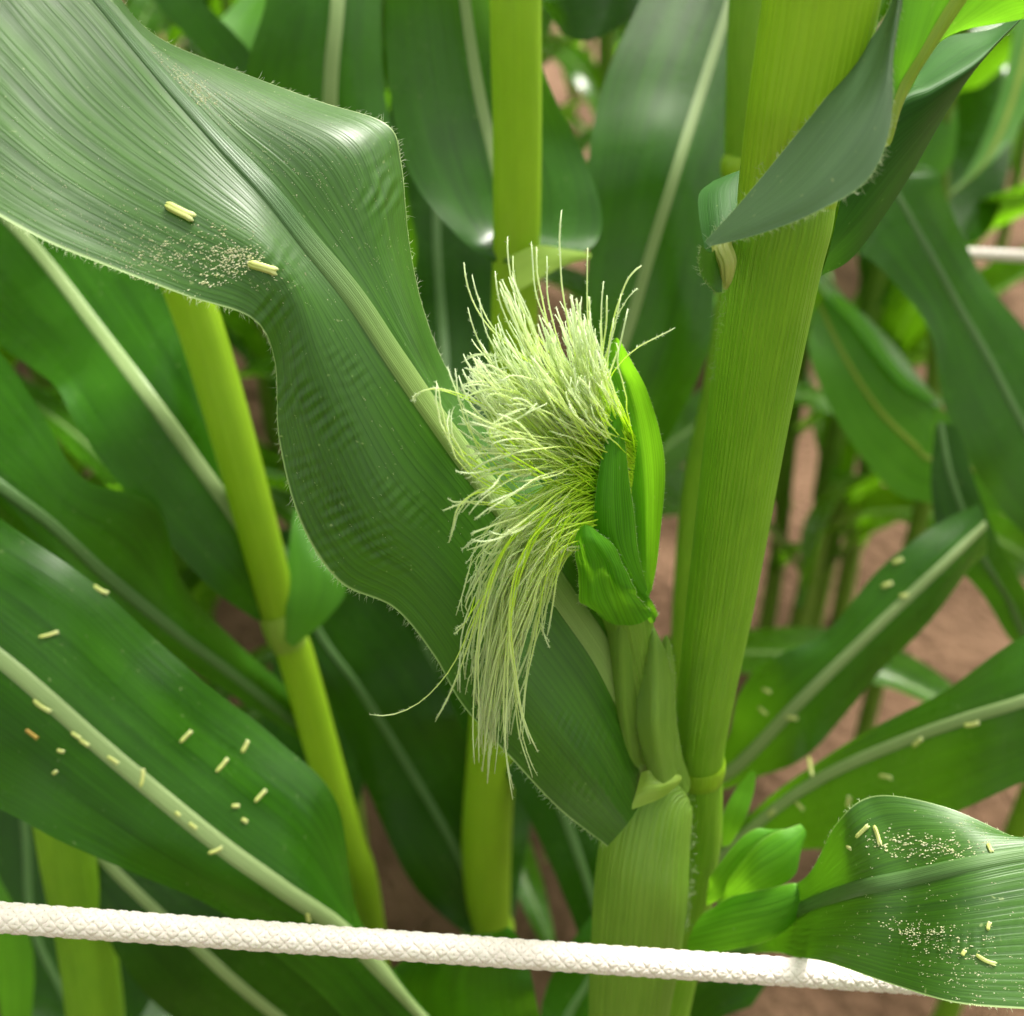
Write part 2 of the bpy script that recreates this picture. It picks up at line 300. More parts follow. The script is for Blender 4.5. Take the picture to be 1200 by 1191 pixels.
def leaf(parent, rows, mat, mid=1, nu=24, nv=60, rib=None, rib_w=(.003, .0015), rib_h=.0004, name='leaf', ripple=None,
         wave=0.0, edge_hair=0, hair_len=.002, label=None, seed=1, flip=False, cup=0.0, world=False, fine=0.0):
    """Blade lofted through cross-section rows. mid = column of the midrib."""
    W = rows if world else rows_world(rows)
    K = W.shape[1]
    if not world:                                          # blades running out of the frame go on to a tapering, drooping tip
        q = W[-1, mid] - CAM; dp = q @ FWD; X_ = CX + FPX * (q @ RIGHT) / dp; Y_ = CY - FPX * (q @ UP) / dp
        if X_ < -15 or X_ > 1215 or Y_ < -15 or Y_ > 1206:
            st = W[-1, mid] - W[-2, mid]; wdt = np.linalg.norm(W[-1, 0] - W[-1, -1]); st = st / (np.linalg.norm(st) + 1e-9) * max(np.linalg.norm(st), wdt * .9, .04)
            m1 = W[-1, mid] + st; m2 = m1 + st * .95 - np.array([0, 0, .25]) * np.linalg.norm(st); m3 = m2 + st * .8 - np.array([0, 0, .5]) * np.linalg.norm(st)
            ofs = W[-1] - W[-1, mid]
            W = np.concatenate([W, [m1 + ofs * .8], [m2 + ofs * .45], [m3 + ofs * .02]])
    C = spline(W, nv)                                      # nv x K x 3
    um = mid / (K - 1)
    t = np.linspace(0, 1, nu)
    def across(tt): return np.stack([spline(C[i], t=tt) for i in range(nv)])
    G = across(t)
    arc = np.concatenate([[0], np.cumsum(np.linalg.norm(np.diff(C[:, mid], axis=0), axis=1))])
    u01 = np.where(t < um, .5 * t / max(um, 1e-6), .5 + .5 * (t - um) / max(1 - um, 1e-6)) if 0 < um < 1 else (.5 + .5 * t if um == 0 else .5 * t)
    def displace(G, uu):
        n = grid_normals(G)
        to = CAM - G.mean((0, 1))
        if (n.mean((0, 1)) @ to < 0) != flip: n = -n
        e = np.abs(uu - .5) * 2
        h = np.zeros(G.shape[:2])
        if wave:
            ph = noise1(arc / max(arc[-1], 1e-6), seed)[:, None]; ph2 = noise1(arc / max(arc[-1], 1e-6) * 1.3, seed + 5)[:, None]
            h += wave * e[None, :] ** 2 * np.where(uu[None, :] < .5, ph, ph2)
        if fine:
            for k in range(5):
                r_ = np.random.default_rng(seed * 31 + k); f_ = r_.uniform(25, 90)
                h += fine * np.sin(arc[:, None] * f_ * 2 + uu[None, :] * r_.uniform(-14, 14) + r_.uniform(0, 6.28)) * (.3 + e[None, :]) / (1 + .3 * k)
        if cup: h += cup * e[None, :] ** 2
        if ripple is not None:
            q = G - CAM; dep = q @ FWD
            h += ripple(CX + FPX * (q @ RIGHT) / dep, CY - FPX * (q @ UP) / dep, arc[:, None], uu[None, :])
        return G + n * h[..., None], n
    G, n = displace(G, u01)
    uv = np.stack([np.broadcast_to(u01[None, :], (nv, nu)), np.broadcast_to((arc * 10)[:, None], (nv, nu))], -1).reshape(-1, 2)
    o = mesh_obj(name, G.reshape(-1, 3), grid_faces(nv, nu), mat, parent, uv)
    if label: o['label'] = label
    o_grid = (G, n, u01, arc)
    if rib is not None:
        ns = 7; s = np.linspace(-1, 1, ns)
        wd = np.linspace(rib_w[0], rib_w[1], nv)
        # position along the row nearest a metric offset from the midrib
        pts = np.zeros((nv, ns, 3))
        for i in range(nv):
            tt = np.linspace(max(0, um - .45), min(1, um + .45), 61); Q = spline(C[i], t=tt)
            ds = np.concatenate([[0], np.cumsum(np.linalg.norm(np.diff(Q, axis=0), axis=1))]); ds -= np.interp(um, tt, ds)
            ts = np.interp(s * wd[i], ds, tt); 
            cand = np.stack([np.interp(ts, t, G[i, :, k]) for k in range(3)], -1)
            pts[i] = cand
        nm = np.stack([np.stack([np.interp(um, t, n[i, :, k]) for k in range(3)], -1) for i in range(nv)])
        hgt = .00015 + rib_h * np.sqrt(np.clip(1 - s**2, 0, 1)); hgt[0] = hgt[-1] = -.0002
        pts = pts + nm[:, None, :] * hgt[None, :, None]
        ru = np.stack([np.broadcast_to((s * .5 + .5)[None], (nv, ns)), np.broadcast_to((arc * 10)[:, None], (nv, ns))], -1).reshape(-1, 2)
        mesh_obj('midrib', pts.reshape(-1, 3), grid_faces(nv, ns), rib, o, ru)
    if edge_hair:
        B, D, Ls = [], [], []
        for side in (0, -1):
            E = G[:, side]; I = G[:, 1 if side == 0 else -2]
            for q in range(edge_hair):
                i = rng.uniform(0, nv - 1.01); a = int(i); f_ = i - a
                b = E[a] * (1 - f_) + E[a + 1] * f_; out = E[a] - I[a]; out /= np.linalg.norm(out) + 1e-9
                tan = E[a + 1] - E[a]; tan /= np.linalg.norm(tan) + 1e-9
                B.append(b); D.append(out + tan * rng.normal(0, .35) + n[a, side] * rng.normal(.1, .4)); Ls.append(hair_len * rng.uniform(.35, 1.2))
        V, F, U = hair_mesh(B, D, Ls, .000042)
        mesh_obj('leaf_hairs', V, F, M['hair'], o, U, kind='stuff')
    return o, o_grid

def tube(path, n=28, m=60, squash=1.0, groove=0.0, prof=None):
    """path: world xyz + radius rows -> (verts, faces, uv)"""
    S = spline(np.asarray(path, float), m); c = S[:, :3]; r = S[:, 3]
    tan = np.gradient(c, axis=0); tan /= np.linalg.norm(tan, axis=1, keepdims=True)
    ref = np.array([0, -1.0, .2]); V = np.zeros((m, n, 3)); U = np.zeros((m, n, 2))
    arc = np.concatenate([[0], np.cumsum(np.linalg.norm(np.diff(c, axis=0), axis=1))])
    an = np.linspace(0, 2 * math.pi, n)
    for i in range(m):
        a = ref - tan[i] * (ref @ tan[i]); a /= np.linalg.norm(a); b = np.cross(tan[i], a)
        rr = r[i] * (1 + groove * np.cos(an * 2)) if prof is None else r[i] * prof(an, i / (m - 1))
        V[i] = c[i] + rr[:, None] * (np.cos(an)[:, None] * a + squash * np.sin(an)[:, None] * b)
        U[i, :, 0] = an / 6.2832; U[i, :, 1] = arc[i] * 10
    return V.reshape(-1, 3), grid_faces(m, n), U.reshape(-1, 2)

def pxpath(pts):   # (px,py,d,r_mm)
    return np.array([np.append(P(a, b, d), r * .001) for a, b, d, r in pts])

def stalk_path(pts, top=None):
    p = pxpath(pts)
    end = p[-1].copy(); steps = []
    z = end[2]; k = max(2, int(z / .12))
    tan = p[-1] - p[-2]; tan = tan[:3] / np.linalg.norm(tan[:3])
    for q in range(1, k + 1):
        e = end.copy(); f = q / k; e[2] = z * (1 - f) - .02 * f
        lean = min(.04, .5 * z * .08); e[0] += tan[0] * lean * f; e[1] += tan[1] * lean * f * .5
        e[3] = end[3] + .002 * f; steps.append(e)
    return np.vstack([p, steps])

def make_plant(name, label, stalk_pts, mat, group=None, n=30, m=120, nodes=()):
    path = stalk_path(stalk_pts); base = path[-1][:3].copy(); base[2] = 0
    t = thing(name, label, 'corn plant', base, group)
    V, F, U = tube(path, n, m); mesh_obj('stalk', V, F, mat, t, U)
    for (px, py, d, r) in nodes: node_ring(t, px, py, d, r)
    return t

def node_ring(t, px, py, d, r, mat=None):
    c = P(px, py, d); q = [np.append(c + np.array([0, 0, dz]), rr * .001 * r) for dz, rr in ((-.006, .9), (-.003, 1.06), (0, 1.1), (.003, 1.06), (.006, .9))]
    V, F, U = tube(q, 26, 12); mesh_obj('node', V, F, mat or M['stalk_pale'], t, U)

# ================================================================== PLANT A : the silking plant
A_STALK = [(990, -200, .235, 13.0), (962, 0, .254, 13.0), (941, 120, .267, 12.9), (918, 260, .283, 12.7), (905, 320, .291, 12.6), (878, 480, .315, 12.0),
           (845, 700, .35, 10.9), (822, 850, .378, 9.3), (818, 905, .39, 9.0), (815, 980, .405, 9.6), (795, 1080, .42, 11.5), (765, 1220, .445, 12.5), (750, 1350, .47, 12.5)]
A_SPLIT = 4
pathA = stalk_path([(941, 120, .267, 10.8), (926, 210, .2775, 12.0)] + A_STALK[3:]); baseA = pathA[-1][:3].copy(); baseA[2] = 0
plantA = thing('corn_plant', 'corn plant bearing the ear with long pale green silk', 'corn plant', baseA)
V, F, U = tube(pathA, 44, 160, groove=.02); stalkA = mesh_obj('stalk', V, F, M['stalk'], plantA, U)
upA = pxpath([(921, 240, .2808, 12.0), (926, 210, .2775, 12.35)] + A_STALK[2::-1]); upA[:, 3] *= 1.03
V, F, U = tube(upA, 40, 60); sh = mesh_obj('upper_sheath', V, F, M['stalk_pale'], plantA, U); sh['label'] = 'bright yellow green upper leaf sheath'  # sheath lighter than the stalk, backlight partly put into its colour
q = pxpath([(819, 889, .3858, 8.9), (819, 895, .3872, 9.35), (818, 902, .389, 9.5), (818, 909, .391, 9.0)])
V, F, U = tube(q, 30, 16); mesh_obj('node', V, F, M['stalk_pale'], plantA, U)
# lower sheath wrapping stalk and ear base
q = pxpath([(768, 925, .372, 11.5), (764, 938, .371, 14.2), (756, 985, .374, 15.6), (751, 1040, .379, 16.6), (745, 1110, .39, 16.4), (738, 1170, .402, 15.5), (735, 1230, .415, 14.5), (737, 1330, .44, 13.5), (745, 1460, .47, 13.2)])
V, F, U = tube(q, 44, 80, groove=.03); mesh_obj('lower_sheath', V, F, M['sheath'], plantA, U)

# --- the big foreground leaf
def pucker(X, Y, spots):
    """puckers of a blade: (cx, cy, rx, ry, ridge normal angle, wavelength, amplitude) about reference points"""
    h = 0
    for k, (cx, cy, rx, ry, ang, lam, amp) in enumerate(spots):
        a = R(ang); m_ = np.exp(-((X - cx) / rx) ** 2 - ((Y - cy) / ry) ** 2)
        t_ = X * math.cos(a) + Y * math.sin(a); w_ = -X * math.sin(a) + Y * math.cos(a)
        ph = 2 * math.pi * t_ / lam + 1.5 * np.sin(w_ / 31 + k) + 1.1 * np.sin(w_ / 13 + t_ / 47 + 2 * k) + .8 * np.sin(t_ / 19 + k)
        ph2 = 2 * math.pi * (t_ * .8 + w_ * .35) / lam + 2 * np.sin(w_ / 23 + 3 * k)
        h = h + amp * .8 * m_ * (np.sin(ph) * (.5 + .5 * np.sin(w_ / 11 + t_ / 29 + k)) + .6 * np.sin(ph2) * (.5 + .5 * np.sin(w_ / 14 - t_ / 21 + k)))
    return h
def main_ripple(X, Y, s, u):
    return pucker(X, Y, [(318, 345, 26, 42, 25, 15, .00045), (368, 520, 44, 85, 60, 14, .00060), (430, 625, 58, 55, 62, 13, .00055), (345, 450, 26, 40, 50, 13, .00045), (440, 235, 24, 40, 20, 15, .00040), (395, 450, 40, 40, 70, 12, .00024), (695, 905, 45, 42, 15, 9, .00024), (655, 860, 30, 30, 20, 9, .00018), (70, 240, 50, 30, 80, 22, .00010)]) + .00007 * np.sin(u * 140 + s * 30) * np.sin(s * 160 + u * 25)
big_rows = [
 [(712, 992, .352), (738, 962, .350), (765, 918, .358), (778, 892, .366), (790, 872, .374)],
 [(655, 948, .338), (700, 905, .336), (742, 845, .350), (756, 815, .356), (766, 790, .362)],
 [(600, 890, .326), (655, 845, .326), (708, 770, .338), (726, 748, .343), (738, 715, .350)],
 [(543, 828, .318), (597, 770, .316), (652, 686, .325), (676, 668, .331), (692, 650, .338)],
 [(508, 768, .312), (560, 705, .309), (603, 612, .315), (625, 592, .322), (640, 575, .331)],
 [(462, 713, .306), (505, 640, .302), (552, 545, .306), (570, 522, .314), (580, 507, .324)],
 [(398, 682, .300), (452, 590, .294), (508, 484, .298), (522, 462, .306), (528, 440, .316)],
 [(352, 612, .294), (408, 510, .287), (462, 418, .290), (486, 385, .297), (497, 365, .309)],
 [(327, 515, .288), (370, 420, .280), (415, 348, .284), (454, 300, .290), (480, 285, .302)],
 [(322, 425, .281), (345, 345, .275), (362, 284, .280), (432, 218, .285), (470, 190, .297)],
 [(296, 374, .273), (305, 296, .271), (312, 222, .277), (400, 165, .283), (452, 145, .294)],
 [(218, 347, .266), (235, 255, .269), (258, 165, .278), (318, 126, .285), (372, 118, .294)],
 [(128, 313, .261), (150, 205, .269), (203, 104, .281), (240, 84, .288), (270, 80, .297)],
 [(40, 276, .257), (75, 150, .270), (158, 52, .286), (172, 44, .293), (180, 40, .302)],
 [(-60, 215, .256), (10, 85, .272), (105, -10, .292), (118, -16, .300), (125, -22, .308)],
 [(-160, 130, .258), (-70, 5, .276), (30, -85, .298), (50, -95, .306), (60, -102, .314)],
 [(-280, 10, .266), (-190, -80, .285), (-100, -150, .306), (-80, -165, .315), (-65, -175, .325)]]
bigleaf, big_grid = leaf(plantA, big_rows, M['leaf_main'], mid=2, nu=70, nv=620, rib=M['midrib_big'], rib_w=(.0056, .0006), rib_h=.0005, ripple=main_ripple,
     edge_hair=520, hair_len=.0022, label='broad waxy leaf with puckered surface reaching up past the silk')
# --- upper leaf of A
flap, _ = leaf(plantA, [
 [(826, 284, .266), (829, 287, .264), (832, 290, .263)],
 [(860, 247, .263), (876, 264, .255), (888, 275, .252)],
 [(912, 184, .259), (940, 226, .247), (960, 247, .244)],
 [(962, 122, .254), (992, 172, .243), (1016, 212, .241)],
 [(1008, 62, .252), (1028, 112, .242), (1043, 150, .241)],
 [(1040, 10, .250), (1046, 40, .243), (1049, 62, .243)],
 [(1062, -60, .250), (1062, -40, .247), (1062, -20, .250)]], M['leaf_pale'], nu=30, nv=160, edge_hair=190, hair_len=.0020, fine=.00012, seed=4,
 label='folded grey green leaf base clasping the upper stalk')
leaf(plantA, [
 [(1034, 185, .262), (1040, 160, .262), (1046, 140, .264)],
 [(1044, 110, .258), (1056, 108, .262), (1068, 104, .266)],
 [(1047, 55, .252), (1086, 58, .259), (1108, 44, .268)],
 [(1052, -10, .246), (1124, -2, .256), (1205, 21, .272)],
 [(1070, -100, .240), (1190, -90, .252), (1320, -10, .275)]], M['leaf_bright'], nu=24, nv=60, rib=M['midrib_yellow'], rib_w=(.0030, .0024), rib_h=.0012, edge_hair=50, hair_len=.0015,
 label='bright green underside of the uppermost leaf')
leaf(plantA, [
 [(962, 324, .318), (972, 292, .305), (984, 240, .298), (986, 236, .300), (988, 234, .302)],
 [(1003, 298, .320), (1020, 235, .304), (1046, 134, .294), (1046, 128, .300), (1048, 124, .306)],
 [(1062, 214, .322), (1076, 165, .308), (1092, 107, .296), (1084, 92, .308), (1078, 78, .320)],
 [(1112, 128, .326), (1126, 102, .314), (1142, 76, .302), (1132, 58, .316), (1110, 44, .330)],
 [(1156, 66, .328), (1166, 55, .320), (1178, 40, .312), (1178, 34, .322), (1176, 28, .330)],
 [(1230, -10, .33), (1240, -20, .325), (1250, -30, .32), (1250, -36, .325), (1250, -42, .33)]], M['leaf_under'], mid=2, nu=30, nv=60, seed=9,
 label='dark folded half of the uppermost leaf')
leaf(plantA, [[(836, 212, .302), (858, 203, .300), (884, 194, .298)], [(819, 228, .298), (846, 224, .294), (880, 216, .298)], [(820, 260, .290), (848, 258, .286), (880, 250, .294)], [(826, 292, .284), (846, 292, .281), (866, 290, .288)]], M['leaf_under'], nu=12, nv=16, seed=2, name='leaf_base')
leaf(plantA, [
 [(822, 288, .266), (832, 296, .272), (842, 290, .278)], [(818, 305, .266), (832, 314, .274), (845, 305, .277)],
 [(824, 328, .270), (835, 334, .277), (846, 328, .278)], [(838, 342, .276), (842, 343, .278), (846, 342, .279)]], M['leaf_main'], nu=14, nv=24, edge_hair=40, hair_len=.002, name='auricle')
q = pxpath([(848, 272, .279, 2.2), (846, 290, .277, 2.6), (852, 306, .276, 2.4), (852, 325, .278, 1.6), (850, 338, .281, .6)])
V, F, U = tube(q, 14, 24); mesh_obj('ligule', V, F, M['ligule'], plantA, U)
# fine hairs on the stalk near the collar and on the sheath margins
def stalk_hairs(parent, pts, count, ln, out, spread=.5, jitter=.0008):
    S = spline(np.array([P(*p) for p in pts]), 200); B, D, Ls = [], [], []
    for i in range(count):
        b = S[rng.integers(0, 200)] + rng.normal(0, jitter, 3); B.append(b); D.append(np.array(out) + rng.normal(0, spread, 3)); Ls.append(ln * rng.uniform(.4, 1.2))
    V, F, U = hair_mesh(B, D, Ls, .000042); mesh_obj('stalk_hairs', V, F, M['hair'], parent, U, kind='stuff')
stalk_hairs(stalkA, [(860, 292, .287), (852, 340, .291), (845, 400, .30), (838, 450, .308)], 110, .0022, (-1, -.2, .1))
stalk_hairs(stalkA, [(806, 930, .374), (810, 980, .377), (808, 1040, .381), (802, 1090, .39)], 160, .0016, (.7, -.4, .1))
stalk_hairs(stalkA, [(985, 40, .252), (960, 90, .256), (925, 150, .262), (890, 205, .268)], 90, .0022, (-.7, -.3, .5))

# --- second small ear shoot low on plant A
EL = .385
leaf(plantA, [(824, 1060, 828, 1052, 826, 1045, EL + .01), (846, 1052, 845, 1032, 835, 1028, EL + .005), (882, 1012, 870, 1001, 862, 992, EL + .002), (912, 985, 900, 979, 888, 972, EL + .002), (926, 976, 921, 972, 916, 970, EL + .004)], M['husk'], nu=14, nv=30, name='shoot_leaf', cup=-.002)
leaf(plantA, [(838, 1062, 840, 1058, 841, 1054, EL + .006), (856, 1058, 862, 1046, 852, 1037, EL - .004), (897, 1050, 890, 1022, 880, 1000, EL - .012), (935, 1028, 925, 1000, 910, 979, EL - .014), (947, 988, 945, 976, 943, 968, EL - .012)], M['husk'], nu=16, nv=34, name='shoot_leaf', cup=-.003)
leaf(plantA, [(800, 1122, 808, 1098, 818, 1068, EL + .004), (850, 1116, 855, 1086, 850, 1056, EL - .006), (900, 1104, 905, 1074, 900, 1045, EL - .014), (935, 1082, 936, 1060, 930, 1039, EL - .017), (947, 1062, 949, 1048, 949, 1038, EL - .016)], M['husk'], nu=18, nv=34, name='shoot_leaf', cup=-.003)
leaf(plantA, [(846, 992, 850, 992, 856, 990, .43), (848, 955, 860, 955, 872, 962, .425), (862, 925, 872, 925, 883, 930, .425), (878, 905, 882, 903, 886, 906, .425)], M['husk'], nu=12, nv=20, name='shoot_leaf')
# --- lower right leaf of A
def r7_ripple(X, Y, s, u):
    return pucker(X, Y, [(1150, 1110, 50, 40, 5, 13, .00022), (1075, 1000, 50, 14, 5, 11, .00014), (1080, 1110, 40, 25, 0, 11, .00012)]) + .0001 * np.sin(u * 100 + s * 40) * np.sin(s * 140)
rightleaf, right_grid = leaf(plantA, [
 [(838, 1085, .412), (838, 1104, .412), (838, 1122, .412)],
 [(900, 1052, .398), (902, 1084, .398), (904, 1116, .400)],
 [(946, 1026, .360), (950, 1060, .356), (932, 1122, .360)],
 [(980, 966, .326), (1005, 1042, .315), (970, 1128, .318)],
 [(1024, 933, .319), (1070, 1028, .303), (1040, 1152, .296)],
 [(1105, 945, .309), (1135, 1013, .294), (1118, 1175, .279)],
 [(1192, 982, .302), (1205, 1000, .294), (1205, 1183, .275)],
 [(1270, 1010, .300), (1290, 990, .296), (1300, 1190, .277)],
 [(1400, 1040, .30), (1410, 1010, .30), (1420, 1190, .275)]], M['leaf_main'], nu=50, nv=260, rib=M['midrib_dark'], rib_w=(.003, .0016), rib_h=.0004, ripple=r7_ripple, edge_hair=90, hair_len=.0012,
 label='pollen dusted leaf over the end of the white cord')
# --- lower left big leaf of A
lowleaf, low_grid = leaf(plantA, [
 [(690, 1400, .49), (700, 1410, .49), (710, 1420, .49)],
 [(560, 1270, .475), (590, 1300, .47), (590, 1340, .475)],
 [(460, 1150, .462), (500, 1195, .45), (470, 1260, .458)],
 [(425, 1075, .440), (410, 1098, .428), (350, 1130, .432)],
 [(402, 945, .434), (330, 1042, .412), (245, 1050, .414)],
 [(330, 868, .424), (250, 984, .403), (150, 1008, .402)],
 [(240, 798, .414), (130, 885, .394), (40, 968, .390)],
 [(130, 700, .408), (0, 772, .386), (-90, 905, .380)],
 [(0, 608, .404), (-130, 680, .384), (-220, 820, .376)],
 [(-150, 500, .41), (-280, 590, .39), (-360, 720, .38)]], M['leaf'], nu=44, nv=160, rib=M['midrib'], rib_w=(.0048, .0022), rib_h=.0005, wave=.0035, fine=.0003, seed=12, ripple=lambda X, Y, s_, u_: .004 * np.exp(-((X - 330) / 55) ** 2 - ((Y - 935) / 60) ** 2) + .004 * np.exp(-((X - 70) / 60) ** 2 - ((Y - 690) / 50) ** 2),
 label='wide leaf with pale midrib and scattered anthers behind the white cord')
leaf(plantA, [(700, 1330, 690, 1350, 680, 1370, .50), (640, 1210, 570, 1235, 480, 1235, .485), (624, 1150, 545, 1160, 450, 1160, .475), (612, 1110, 560, 1112, 490, 1120, .47), (596, 1090, 580, 1092, 560, 1096, .468)], M['leaf'], nu=24, nv=50, seed=21, wave=.002)

# --- ear : husk body, husk leaves, silk
ear = mesh_obj('ear', *(lambda r: (r[0], r[1]))(tube(pxpath([(782, 922, .374, 8.5), (764, 880, .366, 9.6), (752, 830, .358, 10.0), (744, 780, .350, 9.0), (737, 735, .342, 8.0), (728, 690, .334, 8.6), (720, 630, .327, 9.2), (710, 575, .319, 9.0), (702, 545, .315, 6.5)]), 34, 70, groove=.04)), M['sheath'], plantA)
EU = tube(pxpath([(782, 922, .374, 8.5), (704, 575, .314, 11)]), 34, 70)[2]
l = ear.data.uv_layers.new(name='UVMap'); li = np.zeros(len(ear.data.loops), int); ear.data.loops.foreach_get('vertex_index', li); l.data.foreach_set('uv', EU[li].ravel())
ear['label'] = 'green husked ear with fresh silk spilling from its tip'
def husk(rows, mat=None, **kw):
    a = dict(nu=20, nv=60, name='husk_leaf', edge_hair=70, hair_len=.0009, fine=.00012); a.update(kw)
    return leaf(ear, rows, mat or M['husk'], **a)
husk([[(748, 694, .326), (758, 702, .326), (764, 692, .326)], [(742, 640, .318), (758, 640, .322), (773, 640, .317)], [(735, 572, .311), (757, 566, .316), (779, 560, .309)],
      [(727, 510, .306), (750, 505, .311), (773, 505, .305)], [(714, 462, .302), (738, 456, .307), (758, 457, .302)], [(706, 428, .300), (724, 425, .304), (741, 426, .300)], [(716, 403, .300), (722, 396, .301), (728, 402, .300)]], seed=3)
husk([[(736, 690, .322), (752, 696, .318), (760, 692, .322)], [(700, 644, .304), (724, 640, .301), (748, 655, .311)], [(696, 605, .2965), (718, 598, .295), (743, 605, .306)],
      [(702, 552, .2930), (718, 548, .2925), (737, 560, .302)], [(713, 500, .2925), (721, 497, .2925), (732, 508, .299)], [(718, 468, .2935), (721, 464, .2935), (726, 474, .296)], [(720, 455, .294), (722, 453, .294), (723, 456, .294)]], seed=5)
husk([[(702, 724, .330), (716, 729, .327), (730, 732, .329), (748, 730, .327), (767, 720, .334)], [(681, 708, .311), (700, 708, .307), (718, 706, .313), (735, 704, .309), (754, 707, .317)],
      [(679, 684, .303), (695, 684, .298), (710, 682, .302), (726, 684, .300), (743, 692, .309)], [(678, 660, .297), (693, 659, .292), (706, 658, .294), (718, 662, .295), (731, 671, .303)],
      [(675, 634, .291), (684, 634, .288), (692, 635, .288), (702, 636, .290), (713, 639, .297)], [(681, 618, .289), (684, 616, .288), (687, 615, .288), (691, 617, .289), (695, 621, .291)]], seed=6, hair_len=.0012, fine=.00035, mid=2, nu=34, nv=80, wave=.0006)
husk([[(758, 728, .336), (766, 730, .335), (771, 722, .337)], [(740, 695, .325), (752, 700, .322), (766, 708, .326)], [(726, 668, .318), (736, 672, .317), (748, 684, .319)], [(718, 655, .316), (722, 655, .315), (727, 658, .316)]], seed=8, nu=12, nv=24)
husk([[(760, 915, .352), (778, 918, .348), (796, 905, .356)], [(748, 860, .346), (768, 858, .339), (790, 852, .350)], [(746, 800, .344), (768, 796, .337), (788, 795, .346)], [(756, 755, .340), (768, 752, .336), (780, 762, .341)], [(763, 737, .339), (766, 735, .338), (769, 740, .339)]], M['sheath'], seed=10)
husk([[(770, 910, .355), (786, 905, .352), (800, 892, .358)], [(768, 840, .349), (780, 832, .346), (792, 826, .351)], [(772, 790, .346), (781, 780, .344), (790, 784, .347)], [(778, 748, .345), (781, 744, .344), (784, 750, .345)]], M['sheath'], seed=11, nu=12, nv=30)
husk([[(722, 915, .362), (742, 922, .354), (764, 918, .358)], [(714, 850, .352), (732, 848, .342), (756, 850, .350)], [(709, 790, .346), (728, 786, .336), (752, 788, .344)], [(710, 735, .339), (728, 732, .331), (750, 735, .338)], [(720, 716, .335), (730, 714, .330), (742, 716, .335)]], M['sheath'], seed=13)
# auricle / collar of the big leaf
leaf(plantA, [
 [(738, 950, .3500), (745, 930, .3490), (751, 906, .3505)],
 [(754, 944, .3492), (760, 924, .3470), (762, 902, .3495)],
 [(770, 938, .3495), (775, 921, .3475), (774, 904, .3505)],
 [(786, 928, .3520), (789, 917, .3510), (787, 906, .3530)],
 [(798, 916, .3560), (799, 913, .3560), (798, 909, .3562)]], M['collar'], nu=16, nv=40, name='collar')
# silk
def strand_pts(p0, p1, p2, p3, n=22, wob=1.5):
    t = np.linspace(0, 1, n)[:, None]; p0, p1, p2, p3 = (np.array(x, float) for x in (p0, p1, p2, p3))
    c = (1 - t)**3 * p0 + 3 * (1 - t)**2 * t * p1 + 3 * (1 - t) * t**2 * p2 + t**3 * p3
    a = rng.uniform(0, 6.28, 4); f = rng.uniform(1, 3.2, 4); tt = t[:, 0]
    env = wob * tt
    c[:, 0] += env * (np.sin(f[0] * 6.28 * tt + a[0]) + .4 * np.sin(f[2] * 12 * tt + a[2]))
    c[:, 1] += env * .6 * np.sin(f[1] * 6.28 * tt + a[1])
    c[:, 2] += .0003 * wob * tt * np.sin(f[3] * 6.28 * tt + a[3])
    return np.array([P(*q) for q in c])
def strand_mesh(pts, r0, hairs=56, sides=5):
    n = len(pts); tan = np.gradient(pts, axis=0); tan /= np.linalg.norm(tan, axis=1, keepdims=True)
    ref = rng.normal(size=3); V = np.zeros((n, sides, 3)); an = np.arange(sides) * 2 * math.pi / sides
    for i in range(n):
        a = ref - tan[i] * (ref @ tan[i]); a /= np.linalg.norm(a) + 1e-9; b = np.cross(tan[i], a); ref = a
        f = i / (n - 1); r = r0 * (.85 + .15 * f) * (1 if f < .97 else .6)
        V[i] = pts[i] + r * (np.cos(an)[:, None] * a + .7 * np.sin(an)[:, None] * b)
    F = []
    for i in range(n - 1):
        for k in range(sides):
            k2 = (k + 1) % sides; F.append((i * sides + k, i * sides + k2, (i + 1) * sides + k2, (i + 1) * sides + k))
    F.append(tuple(range((n - 1) * sides, n * sides)))
    V = V.reshape(-1, 3).tolist(); tj = rng.uniform(-.12, .12); U = [(0, min(1, max(0, i / (n - 1) + tj))) for i in range(n) for k in range(sides)]
    # short stigmatic hairs
    for h in range(hairs):
        f = rng.uniform(.25, 1) ** .8 * (n - 1.01); i = int(f); b = pts[i] + (pts[i + 1] - pts[i]) * (f - i)
        d = np.cross(tan[i], rng.normal(size=3)); d /= np.linalg.norm(d) + 1e-9; d = d + tan[i] * .6; s = np.cross(d, tan[i]); s /= np.linalg.norm(s) + 1e-9
        k = len(V); wd = .00011; V += [(b + tan[i] * wd * 1.2).tolist(), (b - tan[i] * wd * 1.2).tolist(), (b + d * rng.uniform(.0004, .0009)).tolist()]; U += [(0, 1)] * 3; F.append((k, k + 1, k + 2))
    return V, F, U
strands = []      # (pts, radius, single)
U_ = rng.uniform
def add(p0, p1, p2, p3, single=False, wob=1.5, r=None): strands.append((strand_pts(p0, p1, p2, p3, wob=wob), r or U_(.00019, .00028), single))
def root(f, spread=.08):
    """a point in the mouth of the husk; f runs down the mouth"""
    f = min(1, max(0, f + rng.normal(0, spread))); a = U_(0, 6.28)
    x = 742 - 14 * f + 6 * math.cos(a); y = 512 + 112 * f; d = .3125 + .0045 * math.sin(a) - .002 * math.sin(f * 3.14)
    return f, x, y, d
